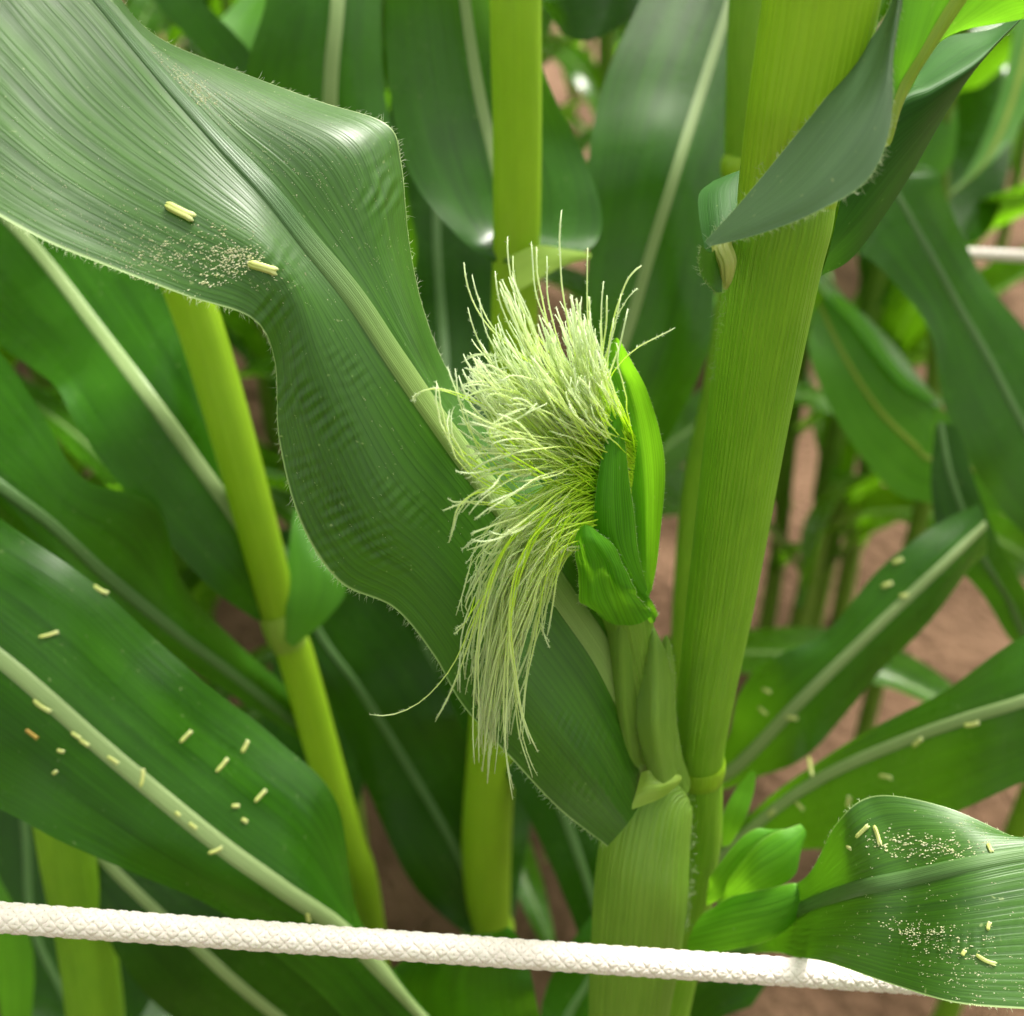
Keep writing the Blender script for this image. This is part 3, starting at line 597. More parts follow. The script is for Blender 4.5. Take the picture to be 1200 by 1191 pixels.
# upward fan
env_x = [535, 545, 575, 595, 620, 640, 660, 690, 705, 760]; env_y = [335, 318, 330, 285, 292, 305, 330, 325, 340, 345]
lock = [(U_(0, 1), U_(0, 1), rng.normal(0, 14), U_(-.010, .016)) for _ in range(34)]       # silk lies in loose locks
for k in range(300):
    la, lt, lb_, ld = lock[rng.integers(len(lock))]
    a = min(1, max(0, la + rng.normal(0, .022)))
    f, x, y, d = root(.02 + .62 * (1 - a), .1)
    tx = 540 + 168 * a + rng.normal(0, 5); ty = np.interp(tx, env_x, env_y) + 2 + 150 * lt ** .9 + abs(rng.normal(0, 24))
    dt = .282 + ld + U_(-.004, .004); vx, vy = tx - x, ty - y
    add((x, y, d), (x + vx * .30 - 22 * (1 - a) + lb_ * .3, y + vy * .22 + 10 * (1 - a), d - .018), (x + vx * .80 + lb_ * .5, y + vy * .62, dt - .006), (tx, ty, dt), wob=U_(.8, 3.6))
# right-hand upright ones
for k in range(34):
    x, y = U_(704, 713), U_(490, 540); tx, ty = x - 14 + rng.normal(-6, 10), U_(345, 440)
    add((x, y, U_(.301, .307)), (x - 8, y - 45, .297), (tx + U_(-4, 4), ty + 50, .292), (tx, ty, .290 + U_(-.006, .006)), wob=1)
for tx, ty, bx in [(658, 246, -8), (595, 278, -4), (602, 300, 0), (543, 308, 8), (580, 318, 10), (561, 350, 12), (690, 290, -8), (707, 330, -5), (752, 312, -40), (748, 338, -36), (790, 384, -45), (735, 362, -22), (718, 372, -10), (640, 300, 0), (622, 284, 2), (629, 290, 0), (548, 360, 16), (553, 322, 14), (728, 345, -22), (538, 440, 20)]:
    x, y = U_(700, 714), U_(490, 540)
    if tx > 700: x, y = U_(704, 716), U_(470, 500)
    add((x, y, .302), (x - 25 if tx < 690 else x - 4, y - 60, .291), (tx + bx, ty + (110 if tx < 740 else 25), .283), (tx, ty, .279), True, .9)
# leftward tangle
for k in range(95):
    f, x, y, d = root(U_(.3, .8))
    tx, ty = U_(535, 615), U_(440, 650)
    if k % 3 == 0: tx, ty = U_(540, 580), U_(420, 560)
    dt = .272 + U_(-.008, .016)
    add((x, y, d), (x - 60, y - 34 + U_(-20, 15), d - .018), (tx + 45 + U_(-25, 30), ty + U_(-50, 40), dt - .004), (tx, ty, dt), k % 6 == 0, U_(1.5, 4))
for p in [((620, 520, .283), (560, 450, .272), (490, 445, .274), (484, 474, .276)), ((610, 560, .28), (540, 560, .27), (510, 500, .272), (514, 448, .274)), ((600, 575, .28), (545, 570, .27), (515, 520, .27), (528, 480, .274)),
          ((620, 590, .28), (560, 560, .272), (540, 580, .272), (524, 630, .276)), ((610, 600, .28), (570, 590, .27), (545, 590, .272), (522, 594, .276)), ((610, 580, .282), (560, 540, .272), (545, 500, .272), (538, 436, .276)),
          ((630, 540, .278), (560, 470, .268), (560, 520, .27), (628, 472, .268)), ((640, 560, .278), (560, 520, .266), (555, 500, .268), (612, 480, .266))]:
    for j in range(2): add(*[tuple(np.array(c) + rng.normal(0, 1, 3) * np.array([4, 4, .001])) for c in p], True, 2)
# drooping tress
for k in range(215):
    a = U_(0, 1) ** 1.1; f, x, y, d = root(.45 + .55 * a, .1)
    tx = 550 + 62 * a + rng.normal(0, 7); ty = U_(640, 915) if U_(0, 1) < .6 else U_(790, 920)
    ty -= 70 * abs(a - .35); tx -= (ty - 700) * .06 * a
    d1 = .278 + U_(-.012, .014); dt = min(.316, .288 + max(0, (ty - 650)) / 250 * .030 + U_(-.010, .004))
    if ty > 790: tx = 574 + (tx - 574) * (1 - .45 * min(1, (ty - 790) / 80)) + rng.normal(0, 3)
    vx = tx - x
    add((x, y, d), (x + vx * .45, y - 30 + 35 * a + U_(-22, 12), d - .019), (tx + 2 + 34 * a + U_(-10, 8), 600 + (ty - 640) * .30 + U_(-15, 30), d1), (tx, ty, dt), k % 4 == 0, U_(2.0, 7.0))
for p in [((640, 590, .28), (560, 620, .27), (560, 860, .295), (434, 834, .305)), ((640, 600, .28), (560, 640, .275), (560, 760, .29), (512, 845, .302)), ((650, 600, .28), (590, 640, .278), (588, 820, .30), (628, 908, .312)),
          ((660, 600, .285), (640, 640, .28), (630, 740, .292), (642, 755, .298)), ((665, 600, .285), (645, 640, .28), (620, 740, .292), (612, 862, .302)), ((650, 600, .28), (600, 640, .275), (575, 800, .29), (597, 934, .306)),
          ((640, 600, .28), (560, 640, .272), (555, 780, .285), (560, 900, .302)), ((680, 620, .29), (650, 660, .285), (650, 690, .29), (640, 745, .296)), ((640, 610, .28), (575, 660, .275), (590, 800, .29), (622, 880, .30)),
          ((560, 700, .283), (550, 720, .283), (540, 735, .284), (526, 742, .285)), ((690, 640, .294), (680, 646, .29), (672, 646, .288), (655, 646, .287))]:
    for j in range(2 if p[3][0] != 434 else 1): add(*[tuple(np.array(c) + rng.normal(0, 1, 3) * np.array([4, 4, .001])) for c in p], True, 1.5)
VV, FF, UU = [], [], []; nsing = 0
for pts, r, single in strands:
    v, f, u = strand_mesh(pts, r)
    if single:
        mesh_obj('silk_strand', v, f, M['silk'], ear, u); nsing += 1
    else:
        k = len(VV); VV += v; UU += u; FF += [tuple(i + k for i in q_) for q_ in f]
mesh_obj('silk', VV, FF, M['silk'], ear, UU, kind='stuff')

# ================================================================== PLANT B : stalk behind the silk
plantB = make_plant('corn_plant', 'corn plant with pale stalk standing right behind the silk', [(604, -150, .40, 9.8), (604, 0, .42, 10), (606, 150, .445, 10), (605, 290, .47, 10.2), (600, 450, .50, 10.5), (590, 650, .545, 11.5), (578, 850, .60, 13), (570, 990, .64, 14.6), (572, 1085, .665, 13.5)], M['stalk_pale'], nodes=[(572, 1088, .664, 14.5)])
leaf(plantB, [
 [(585, 312, .468), (603, 306, .460), (655, 308, .463)], [(535, 277, .466), (596, 268, .476), (694, 290, .470)], [(482, 208, .467), (582, 195, .480), (705, 252, .476)],
 [(457, 110, .468), (562, 110, .482), (682, 178, .480)], [(452, 0, .465), (545, 0, .476), (640, 95, .476)], [(465, -140, .45), (530, -140, .46), (600, -40, .465)]], M['leaf'], nu=34, nv=70, rib=M['midrib'], rib_w=(.0035, .0028), seed=31, wave=.001,
 label='smooth leaf cupped round the stalk behind the silk')
leaf(plantB, [(598, 300, 604, 322, 600, 345, .456), (630, 288, 634, 306, 628, 330, .455), (662, 292, 664, 301, 660, 312, .458), (692, 297, 693, 300, 692, 303, .466)], M['collar'], nu=12, nv=20, name='collar')
leaf(plantB, [
 [(598, 650, .545), (604, 650, .545), (612, 650, .545)], [(630, 540, .57), (655, 570, .565), (720, 610, .575)], [(668, 460, .57), (695, 492, .57), (770, 545, .58)],
 [(682, 390, .555), (734, 392, .56), (822, 440, .57)], [(690, 300, .545), (762, 298, .55), (838, 370, .565)], [(690, 195, .538), (794, 195, .543), (844, 250, .56)],
 [(708, 95, .554), (824, 100, .560), (884, 130, .574)], [(750, 0, .574), (856, 0, .580), (930, 0, .595)], [(800, -110, .60), (890, -110, .605), (980, -110, .62)]], M['leaf'], nu=40, nv=90, rib=M['midrib'], rib_w=(.0035, .0028), seed=33, wave=.003,
 label='tall leaf with pale midrib rising behind the ear tip')
leaf(plantB, [
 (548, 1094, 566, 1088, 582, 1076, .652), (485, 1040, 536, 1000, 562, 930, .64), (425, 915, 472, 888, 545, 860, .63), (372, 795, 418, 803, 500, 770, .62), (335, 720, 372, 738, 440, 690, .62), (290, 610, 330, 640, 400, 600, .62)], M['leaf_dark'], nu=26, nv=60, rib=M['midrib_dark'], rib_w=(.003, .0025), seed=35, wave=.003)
leaf(plantB, [(640, 1330, 600, 1400, 520, 1420, .64), (440, 1130, 335, 1200, 230, 1215, .57), (335, 1060, 232, 1112, 145, 1132, .55), (230, 990, 140, 1027, 106, 1050, .545), (150, 920, 80, 960, 50, 985, .545)], M['leaf_dark'], nu=26, nv=50, rib=M['midrib'], rib_w=(.004, .003), seed=36)
leaf(plantB, [(690, 1130, 720, 1140, 735, 1150, .60), (665, 1060, 698, 1065, 730, 1080, .60), (635, 990, 672, 985, 722, 985, .60), (600, 920, 645, 915, 700, 900, .60), (560, 850, 610, 840, 670, 830, .61)], M['leaf_dark'], nu=20, nv=40, rib=M['midrib_dark'], rib_w=(.003, .003), seed=37)
leaf(plantB, [(560, 1260, 600, 1250, 640, 1270, .5), (555, 1200, 590, 1195, 625, 1210, .49), (556, 1172, 572, 1168, 590, 1180, .485), (560, 1163, 566, 1162, 572, 1166, .485)], M['leaf_bright'], nu=12, nv=20, seed=38)
leaf(plantB, [(640, 1330, 700, 1330, 760, 1340, .57), (632, 1230, 660, 1220, 720, 1230, .56), (640, 1160, 690, 1150, 740, 1140, .56), (680, 1090, 730, 1090, 780, 1085, .56), (740, 1030, 780, 1030, 810, 1040, .57)], M['leaf'], nu=20, nv=36, rib=M['midrib_dark'], rib_w=(.003, .003), seed=39)

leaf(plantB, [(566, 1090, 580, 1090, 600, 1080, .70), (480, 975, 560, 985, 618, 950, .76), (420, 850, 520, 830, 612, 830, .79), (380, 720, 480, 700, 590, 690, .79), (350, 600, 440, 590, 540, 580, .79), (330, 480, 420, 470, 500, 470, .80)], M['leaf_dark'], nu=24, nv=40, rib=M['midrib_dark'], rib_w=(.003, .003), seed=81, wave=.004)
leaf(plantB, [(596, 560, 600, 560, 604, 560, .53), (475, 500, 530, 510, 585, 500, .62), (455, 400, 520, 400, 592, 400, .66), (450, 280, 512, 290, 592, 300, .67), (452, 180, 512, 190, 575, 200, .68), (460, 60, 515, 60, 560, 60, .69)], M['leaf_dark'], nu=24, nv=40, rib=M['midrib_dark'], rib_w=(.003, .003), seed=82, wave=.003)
# ================================================================== PLANT C : left leaning stalk
plantC = make_plant('corn_plant', 'corn plant with leaning yellow green stalk under the broad puckered leaf', [(120, 50, .40, 9.3), (205, 300, .455, 9.7), (240, 400, .475, 9.8), (275, 520, .495, 9.8), (310, 650, .52, 9.4), (332, 735, .54, 9), (347, 770, .548, 9), (378, 880, .575, 9), (408, 980, .60, 8.2), (428, 1040, .62, 8)], M['stalk_pale'])
q = pxpath([(324, 716, .534, 9.1), (331, 735, .538, 9.7), (336, 746, .541, 9.6), (340, 755, .543, 9.1)])
V, F, U = tube(q, 26, 14); mesh_obj('collar', V, F, M['collar'], plantC, U)
leaf(plantC, [
 [(316, 736, .532), (325, 737, .531), (332, 722, .534)], [(296, 724, .528), (310, 692, .528), (320, 660, .536)], [(238, 680, .512), (284, 620, .515), (302, 568, .528)],
 [(152, 578, .500), (228, 538, .502), (272, 480, .518)], [(98, 500, .496), (174, 464, .494), (240, 400, .506)], [(66, 452, .508), (116, 388, .510), (200, 315, .520)],
 [(-10, 395, .528), (38, 288, .530), (130, 215, .540)], [(-100, 300, .545), (-60, 185, .548), (20, 110, .56)]], M['leaf'], nu=34, nv=80, rib=M['midrib'], rib_w=(.0042, .003), seed=41, wave=.004, fine=.0002,
 label='leaf with pale midrib joining the leaning stalk')
leaf(plantC, [(334, 750, 343, 758, 352, 752, .530), (335, 716, 360, 716, 385, 724, .526), (336, 680, 366, 676, 406, 690, .526), (340, 630, 356, 634, 382, 655, .53), (345, 595, 350, 600, 358, 610, .535)], M['leaf_bright'], nu=18, nv=30, seed=42)
leaf(plantC, [
 [(352, 868, .568), (350, 850, .566), (348, 815, .570)], [(268, 812, .535), (270, 788, .532), (272, 748, .540)], [(200, 770, .508), (205, 740, .506), (214, 682, .514)],
 [(130, 716, .482), (126, 676, .480), (182, 592, .490)], [(65, 662, .463), (60, 615, .460), (96, 560, .468)], [(0, 608, .452), (0, 570, .448), (45, 478, .458)], [(-90, 550, .45), (-90, 500, .445), (-20, 395, .455)]], M['leaf'], nu=30, nv=70, rib=M['midrib_dark'], rib_w=(.0035, .0028), seed=43, label='leaf with a notched wavy margin beside the leaning stalk')

# ================================================================== PLANT D : behind main stalk
plantD = make_plant('corn_plant', 'corn plant half hidden behind the thick foreground stalk', [(895, -120, .435, 9), (880, 0, .45, 9), (874, 150, .475, 9), (868, 300, .51, 9), (846, 450, .54, 9), (820, 570, .57, 9), (808, 700, .60, 9), (798, 900, .66, 10)], M['stalk'], nodes=[(872, 195, .483, 9.4)])
r5, r5_grid = leaf(plantD, [
 [(815, 940, .66), (810, 930, .66), (808, 920, .66)], [(872, 915, .62), (862, 900, .618), (846, 875, .622)], [(945, 882, .59), (930, 830, .585), (885, 785, .59)], [(1000, 830, .58), (1000, 762, .572), (965, 742, .578)],
 [(1070, 755, .575), (1070, 695, .568), (1030, 668, .572)], [(1128, 685, .58), (1113, 655, .57), (1088, 622, .572)], [(1160, 650, .59), (1155, 615, .58), (1145, 590, .58)]], M['leaf'], nu=26, nv=60, rib=M['midrib'], rib_w=(.004, .0028), seed=51, wave=.004, label='dark glossy leaf with pale midrib right of the thick stalk')
r6, r6_grid = leaf(plantD, [
 [(820, 1040, .60), (818, 1030, .60), (815, 1020, .60)], [(902, 1004, .55), (900, 955, .55), (886, 948, .555)], [(970, 993, .52), (970, 908, .52), (955, 898, .527)], [(1060, 976, .49), (1060, 868, .49), (1050, 842, .498)],
 [(1130, 948, .472), (1130, 843, .470), (1120, 804, .478)], [(1210, 908, .46), (1210, 818, .455), (1200, 748, .465)], [(1310, 860, .46), (1310, 775, .45), (1300, 690, .46)]], M['leaf'], nu=30, nv=60, rib=M['midrib'], rib_w=(.0032, .0026), seed=52, wave=.003, label='long leaf sloping down behind the pollen dusted leaf')
leaf(plantD, [(905, 1130, 900, 1150, 880, 1180, .55), (800, 1160, 830, 1180, 840, 1200, .56), (780, 1230, 800, 1250, 820, 1270, .57)], M['leaf_dark'], nu=14, nv=20, seed=53)

# ================================================================== PLANT F : right hand plant outside the frame edge
plantF = make_plant('corn_plant', 'corn plant whose drooping leaves hang at the right beside the soil path', [(1330, -200, .66, 9), (1320, 100, .70, 9), (1310, 400, .76, 9), (1300, 700, .82, 10)], M['stalk'])
leaf(plantF, [(1305, 640, 1308, 640, 1310, 640, .80), (1225, 640, 1252, 580, 1290, 520, .72), (1155, 565, 1202, 502, 1245, 440, .70), (1108, 482, 1160, 422, 1205, 385, .69), (1086, 390, 1122, 356, 1162, 332, .68), (1045, 330, 1084, 286, 1112, 248, .665),
 (1005, 300, 1042, 216, 1098, 210, .66), (985, 315, 1020, 225, 1070, 195, .68)], M['leaf'], nu=24, nv=60, rib=M['midrib_dark'], rib_w=(.003, .002), seed=61, wave=.004)
leaf(plantF, [(1300, 700, 1302, 700, 1306, 700, .82), (1210, 765, 1222, 760, 1242, 750, .70), (1150, 695, 1180, 700, 1208, 700, .66), (1104, 640, 1146, 640, 1178, 650, .645), (1091, 570, 1116, 562, 1152, 592, .64), (1096, 500, 1102, 495, 1122, 500, .64)], M['leaf_dark'], nu=20, nv=40, rib=M['midrib_dark'], rib_w=(.003, .002), seed=62)
leaf(plantF, [(1310, 560, 1312, 560, 1314, 560, .80), (1190, 600, 1200, 560, 1210, 540, .82), (1092, 590, 1096, 540, 1100, 478, .83), (1042, 572, 1072, 522, 1092, 465, .83), (985, 500, 1030, 480, 1052, 430, .83), (950, 420, 990, 418, 1002, 360, .83), (952, 365, 960, 355, 970, 343, .84)], M['leaf_bright'], nu=24, nv=44, rib=M['midrib_yellow'], rib_w=(.002, .002), seed=63)
leaf(plantF, [
 [(1100, 478, .83), (1104, 474, .835), (1108, 472, .84)], [(1052, 448, .825), (1066, 452, .84), (1084, 450, .86)], [(1002, 385, .825), (1020, 398, .845), (1040, 395, .87)], [(966, 345, .83), (978, 345, .85), (992, 350, .87)], [(950, 320, .84), (958, 318, .85), (968, 320, .87)]], M['leaf'], nu=14, nv=24, seed=64)

plantG = make_plant('corn_plant', 'corn plant with bright translucent leaves beyond the drooping dark leaf', [(1108, 130, .96, 6), (1103, 232, 1.0, 7), (1096, 420, 1.08, 8), (1088, 560, 1.15, 9)], M['stalk_far'])
leaf(plantG, [(1100, 240, 1104, 240, 1108, 238, .995), (1062, 212, 1078, 216, 1094, 222, .975), (1072, 176, 1094, 182, 1116, 190, .965), (1094, 146, 1108, 146, 1122, 150, .96), (1108, 124, 1114, 123, 1120, 127, .96)], M['leaf_bright'], nu=14, nv=30, seed=91)
leaf(plantG, [(1100, 236, 1104, 236, 1110, 232, 1.0), (1132, 204, 1148, 198, 1166, 186, 1.01), (1158, 150, 1175, 150, 1194, 150, 1.02), (1180, 80, 1196, 85, 1218, 90, 1.03), (1195, 0, 1215, 0, 1240, 0, 1.04), (1220, -80, 1235, -80, 1250, -80, 1.05)], M['leaf_bright'], nu=14, nv=40, rib=M['midrib_yellow'], rib_w=(.003, .002), seed=92)
leaf(plantG, [(1096, 300, 1100, 300, 1104, 300, 1.03), (1106, 250, 1130, 262, 1158, 272, 1.09), (1116, 180, 1148, 190, 1182, 200, 1.13), (1124, 110, 1152, 112, 1186, 116, 1.18), (1130, 55, 1152, 52, 1182, 50, 1.23), (1140, -10, 1155, -10, 1170, -10, 1.30)], M['leaf'], nu=14, nv=40, seed=93)
# ================================================================== PLANT E : bottom left stalk ; PLANT H : behind, top left
plantE = make_plant('corn_plant', 'corn plant with olive stalk at the end of the wide anther strewn leaf', [(60, 900, .52, 12), (80, 1010, .54, 13), (100, 1100, .56, 14), (112, 1191, .58, 14.5), (120, 1300, .62, 14)], M['stalk'])
leaf(plantE, [(30, 1260, 20, 1260, 10, 1260, .6), (40, 1120, 20, 1130, -10, 1130, .58), (5, 1040, -10, 1050, -40, 1050, .57), (-40, 960, -70, 970, -90, 980, .57)], M['leaf_bright'], nu=14, nv=24, seed=71)
leaf(plantE, [(75, 1010, 80, 1015, 90, 1020, .53), (60, 985, 78, 990, 88, 995, .53), (40, 955, 60, 955, 90, 960, .535), (-20, 930, 20, 900, 80, 900, .55)], M['leaf_bright'], nu=14, nv=24, seed=72)
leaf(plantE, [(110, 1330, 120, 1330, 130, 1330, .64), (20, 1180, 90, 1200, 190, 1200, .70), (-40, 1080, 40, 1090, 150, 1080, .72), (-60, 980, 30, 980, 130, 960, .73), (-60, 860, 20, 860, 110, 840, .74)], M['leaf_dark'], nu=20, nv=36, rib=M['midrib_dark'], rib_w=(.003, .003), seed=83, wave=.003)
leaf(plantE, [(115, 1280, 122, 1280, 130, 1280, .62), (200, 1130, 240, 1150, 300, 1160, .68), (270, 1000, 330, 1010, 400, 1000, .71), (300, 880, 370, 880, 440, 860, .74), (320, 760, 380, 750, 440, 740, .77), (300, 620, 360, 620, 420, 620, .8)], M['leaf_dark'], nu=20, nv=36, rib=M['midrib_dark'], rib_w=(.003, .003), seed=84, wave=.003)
plantH = make_plant('corn_plant', 'corn plant with upright leaf and white midrib behind the broad puckered leaf', [(330, -200, .60, 9), (345, 100, .66, 9), (360, 400, .73, 9), (380, 700, .80, 10)], M['stalk_far'])
leaf(plantH, [
 [(365, 420, .70), (372, 420, .70), (385, 420, .70)], [(330, 300, .62), (385, 300, .62), (480, 330, .63)], [(295, 170, .58), (386, 190, .585), (478, 230, .60)], [(290, 80, .565), (388, 90, .57), (452, 120, .59)],
 [(312, 0, .56), (396, 0, .565), (446, 0, .58)], [(330, -120, .56), (400, -120, .57), (450, -120, .58)]], M['leaf'], nu=28, nv=50, rib=M['midrib'], rib_w=(.0045, .0038), seed=73, wave=.001)
leaf(plantH, [(345, 300, 350, 300, 355, 300, .68), (270, 120, 300, 150, 330, 160, .63), (235, 60, 262, 80, 300, 70, .62), (180, 0, 205, 0, 230, -10, .62), (140, -80, 165, -90, 190, -100, .63)], M['leaf'], nu=18, nv=36, seed=74)
leaf(plantH, [(345, 250, 350, 250, 355, 250, .72), (250, 70, 290, 110, 320, 130, .70), (240, 40, 280, 50, 318, 40, .70), (270, 10, 300, 5, 330, -20, .72), (330, -60, 350, -60, 370, -80, .74)], M['leaf_bright'], nu=16, nv=30, seed=75)
leaf(plantH, [(600, -40, 620, -20, 640, -10, .66), (635, 0, 650, 20, 655, 35, .62), (690, -10, 690, 25, 690, 48, .61), (742, -5, 744, 10, 742, 20, .62), (800, -60, 800, -50, 800, -40, .65)], M['leaf_dark'], nu=18, nv=30, seed=76)

# ================================================================== generic field plants
def arch_leaf(t, c, az, ln, wd, el, droop, k, r, mat):
    out = np.array([math.cos(az), math.sin(az), 0]); side = np.array([-math.sin(az), math.cos(az), 0]); up = np.array([0, 0, 1.0])
    p = np.array(c, float); rows = []; n = 12; tw = r.normal(0, .5)
    for i in range(n + 1):
        s = i / n; e = el - droop * s ** 1.4 * 1.1; d = out * math.cos(e) + up * math.sin(e)
        ww = wd * min(1, .35 + 3.2 * s) * (1 - s ** 3.2) ** .8 + .0005
        nn = np.cross(d, side); ang = tw * s; sd = side * math.cos(ang) + nn * math.sin(ang); up_ = np.cross(sd, d)
        if up_[2] < 0: up_ = -up_
        rows.append([p - sd * ww + up_ * (.25 * ww + .010 * np.sin(s * 17 + k)), p, p + sd * ww + up_ * (.25 * ww + .010 * np.sin(s * 15 + 2 + k))])
        p = p + d * ln / n
    return leaf(t, np.array(rows), mat, nu=9, nv=34, world=True)[0]
def in_view(co, near=.88):
    q = co - CAM; dep = q @ FWD; ok = dep > .02; dd = np.maximum(dep, .02)
    X = np.abs(q @ RIGHT) / dd; Y = np.abs(q @ UP) / dd
    return bool(np.any(ok & (dep < near) & (X < .50) & (Y < .50)) or np.any(np.linalg.norm(q, axis=1) < .3))
def world_co(ob):
    mw = np.array(ob.matrix_world); co = np.zeros(len(ob.data.vertices) * 3); ob.data.vertices.foreach_get('co', co)
    return co.reshape(-1, 3) @ mw[:3, :3].T + mw[:3, 3]
def plant_top(t, px, py, d, rad, seed, azs, topz=1.75):
    """the part of a photographed plant above the frame: stalk and upper leaves"""
    r = np.random.default_rng(seed); c = P(px, py, d); n = 5
    path = [np.append(c + np.array([r.normal(0, .004) * i, r.normal(0, .004) * i, (topz - c[2]) * i / n]), rad * (1 - .1 * i)) for i in range(n + 1)]
    V, F, U = tube(path, 14, 24); mesh_obj('stalk', V, F, M['stalk_far'], t, U)
    for k, az in enumerate(azs):
        z = c[2] + .06 + (topz - c[2] - .1) * (k + .5) / len(azs); q = np.array([c[0], c[1], z])
        o = arch_leaf(t, q, R(az), r.uniform(.5, .7), .040, R(r.uniform(55, 70)), r.uniform(1.2, 1.9), k, r, M['leaf_far'])
        bpy.context.view_layer.update()
        if in_view(world_co(o), 5): bpy.data.objects.remove(o)
plant_top(plantA, 990, -200, .235, .0132, 206, ())
plant_top(plantB, 604, -150, .40, .0098, 201, (60,))
plant_top(plantC, 120, 50, .40, .0093, 202, (100, 190))
plant_top(plantH, 330, -200, .60, .009, 205, (70, 150))
plant_top(plantG, 1108, 130, .96, .006, 207, (60, 120, 30))
plant_top(plantD, 895, -120, .435, .009, 203, (45, 130, 10, 110))  # unseen upper leaves on D and F, added to shade what lies below
plant_top(plantF, 1330, -200, .66, .009, 204, (80, 20, 110, 50))
def field_plant(seed, height=1.75, nleaf=11):
    r = np.random.default_rng(seed)
    t = thing('corn_plant', 'corn plant in the rows behind, soft with distance', 'corn plant', (0, 0, 0), 'corn plants in the rows behind')
    zs = np.linspace(0, height, 9); wob = np.cumsum(r.normal(0, .008, (9, 2)), axis=0)
    path = np.column_stack([wob[:, 0], wob[:, 1], zs - .02, np.linspace(.014, .006, 9)])
    V, F, U = tube(path, 12, 26); mesh_obj('stalk', V, F, M['stalk_far'], t, U)
    az0 = r.uniform(0, 6.28)
    for k in range(nleaf):
        z = .12 + (height - .25) * k / (nleaf - 1); f = k / (nleaf - 1)
        c = spline(path, t=[(z + .02) / height])[0][:3]
        az = az0 + (k % 2) * math.pi + r.normal(0, .3); ln = (.45 + .42 * math.sin(math.pi * (.15 + .75 * f))) * r.uniform(.85, 1.1); wd = .043 * r.uniform(.8, 1.1) * (.7 + .5 * math.sin(math.pi * (.1 + .8 * f)))
        el = R(r.uniform(58, 74)); droop = r.uniform(1.5, 2.5)
        arch_leaf(t, c, az, ln, wd, el, droop, k, r, M['leaf_far'])
    return t
def copy_tree(o, parent=None):
    c = o.copy(); col.objects.link(c); c.parent = parent
    for ch in [x for x in o.children]: copy_tree(ch, c)
    return c
protos = [field_plant(100 + k, height=1.5 + .12 * k) for k in range(4)]
used = [False] * 4
def ground_at(px, py):
    d = FWD + (px - CX) / FPX * RIGHT + (CY - py) / FPX * UP; s = CAMZ / -d[2]; return CAM + d * s
spots = []
for px, py in [(900, 745), (932, 760), (962, 750), (990, 720)]:
    g_ = ground_at(px, py); spots.append((g_[0], g_[1], 'corn plant with thin bare stalk rising from open soil beyond the thick stalk', 'thin stalks on the open soil'))
for x in np.arange(-.72, .16, .15): spots.append((x + rng.normal(0, .02), .80 + rng.normal(0, .05), 'dark corn plant close behind the leaning and pale stalks, mostly hidden', 'plants close behind the front row'))
for x in np.arange(-.8, .2, .17): spots.append((x + rng.normal(0, .02), 1.12 + rng.normal(0, .05), 'dark corn plant in the second row behind the silk', 'plants in the second row'))
for row in range(6):
    y = 1.45 + row * .62
    for i in range(-9, 12):
        x = i * .26 + rng.normal(0, .04); yy = y + rng.normal(0, .06)
        # soil strip in view to the right of the stalk stays open
        if x > .22 and yy < 1.75 and x < .95 + .3 * (yy - 1): continue
        if abs(x) > .62 * yy + .35: continue
        if x > .3 and rng.uniform() < .55: continue
        spots.append((x, yy, 'far corn plant in the rows behind, soft with distance' if x < .3 else 'far corn plant in the sunny rows beyond the soil path', 'far corn plants' if x < .3 else 'far plants beyond the path'))
for x, y in [(-.95, .35), (-.8, -.1), (-1.0, .75), (-.62, .62), (.95, .2), (.8, -.25), (1.05, .65), (.75, .55), (-.55, -.45), (.45, -.55), (0, -.6), (-1.3, .1), (1.3, 0), (.2, -.95), (-.35, -.95)]: spots.append((x, y, 'unseen corn plant added round the camera to shade the ground', 'unseen plants added for shade'))  # out of view, added to darken the soil and low reflections
placed = []
for i, (x, y, lab, grp) in enumerate(spots):
    k = i % 4
    o = protos[k] if not used[k] else copy_tree(protos[k]); used[k] = True
    
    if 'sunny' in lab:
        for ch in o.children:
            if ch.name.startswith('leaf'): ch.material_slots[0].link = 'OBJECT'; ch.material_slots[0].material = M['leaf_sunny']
    o['label'] = lab; o['group'] = grp; o.location = (x, y, 0); o.rotation_euler = (0, 0, rng.uniform(0, 6.28)); s = rng.uniform(.88, 1.1) * (.66 if 'front row' in grp or 'second' in grp else 1); o.scale = (s, s, s); placed.append(o)
# leaves of these plants that would hang between the lens and the photographed row are not there
bpy.context.view_layer.update()
for o in placed:
    for ch in list(o.children):
        if in_view(world_co(ch)): bpy.data.objects.remove(ch)

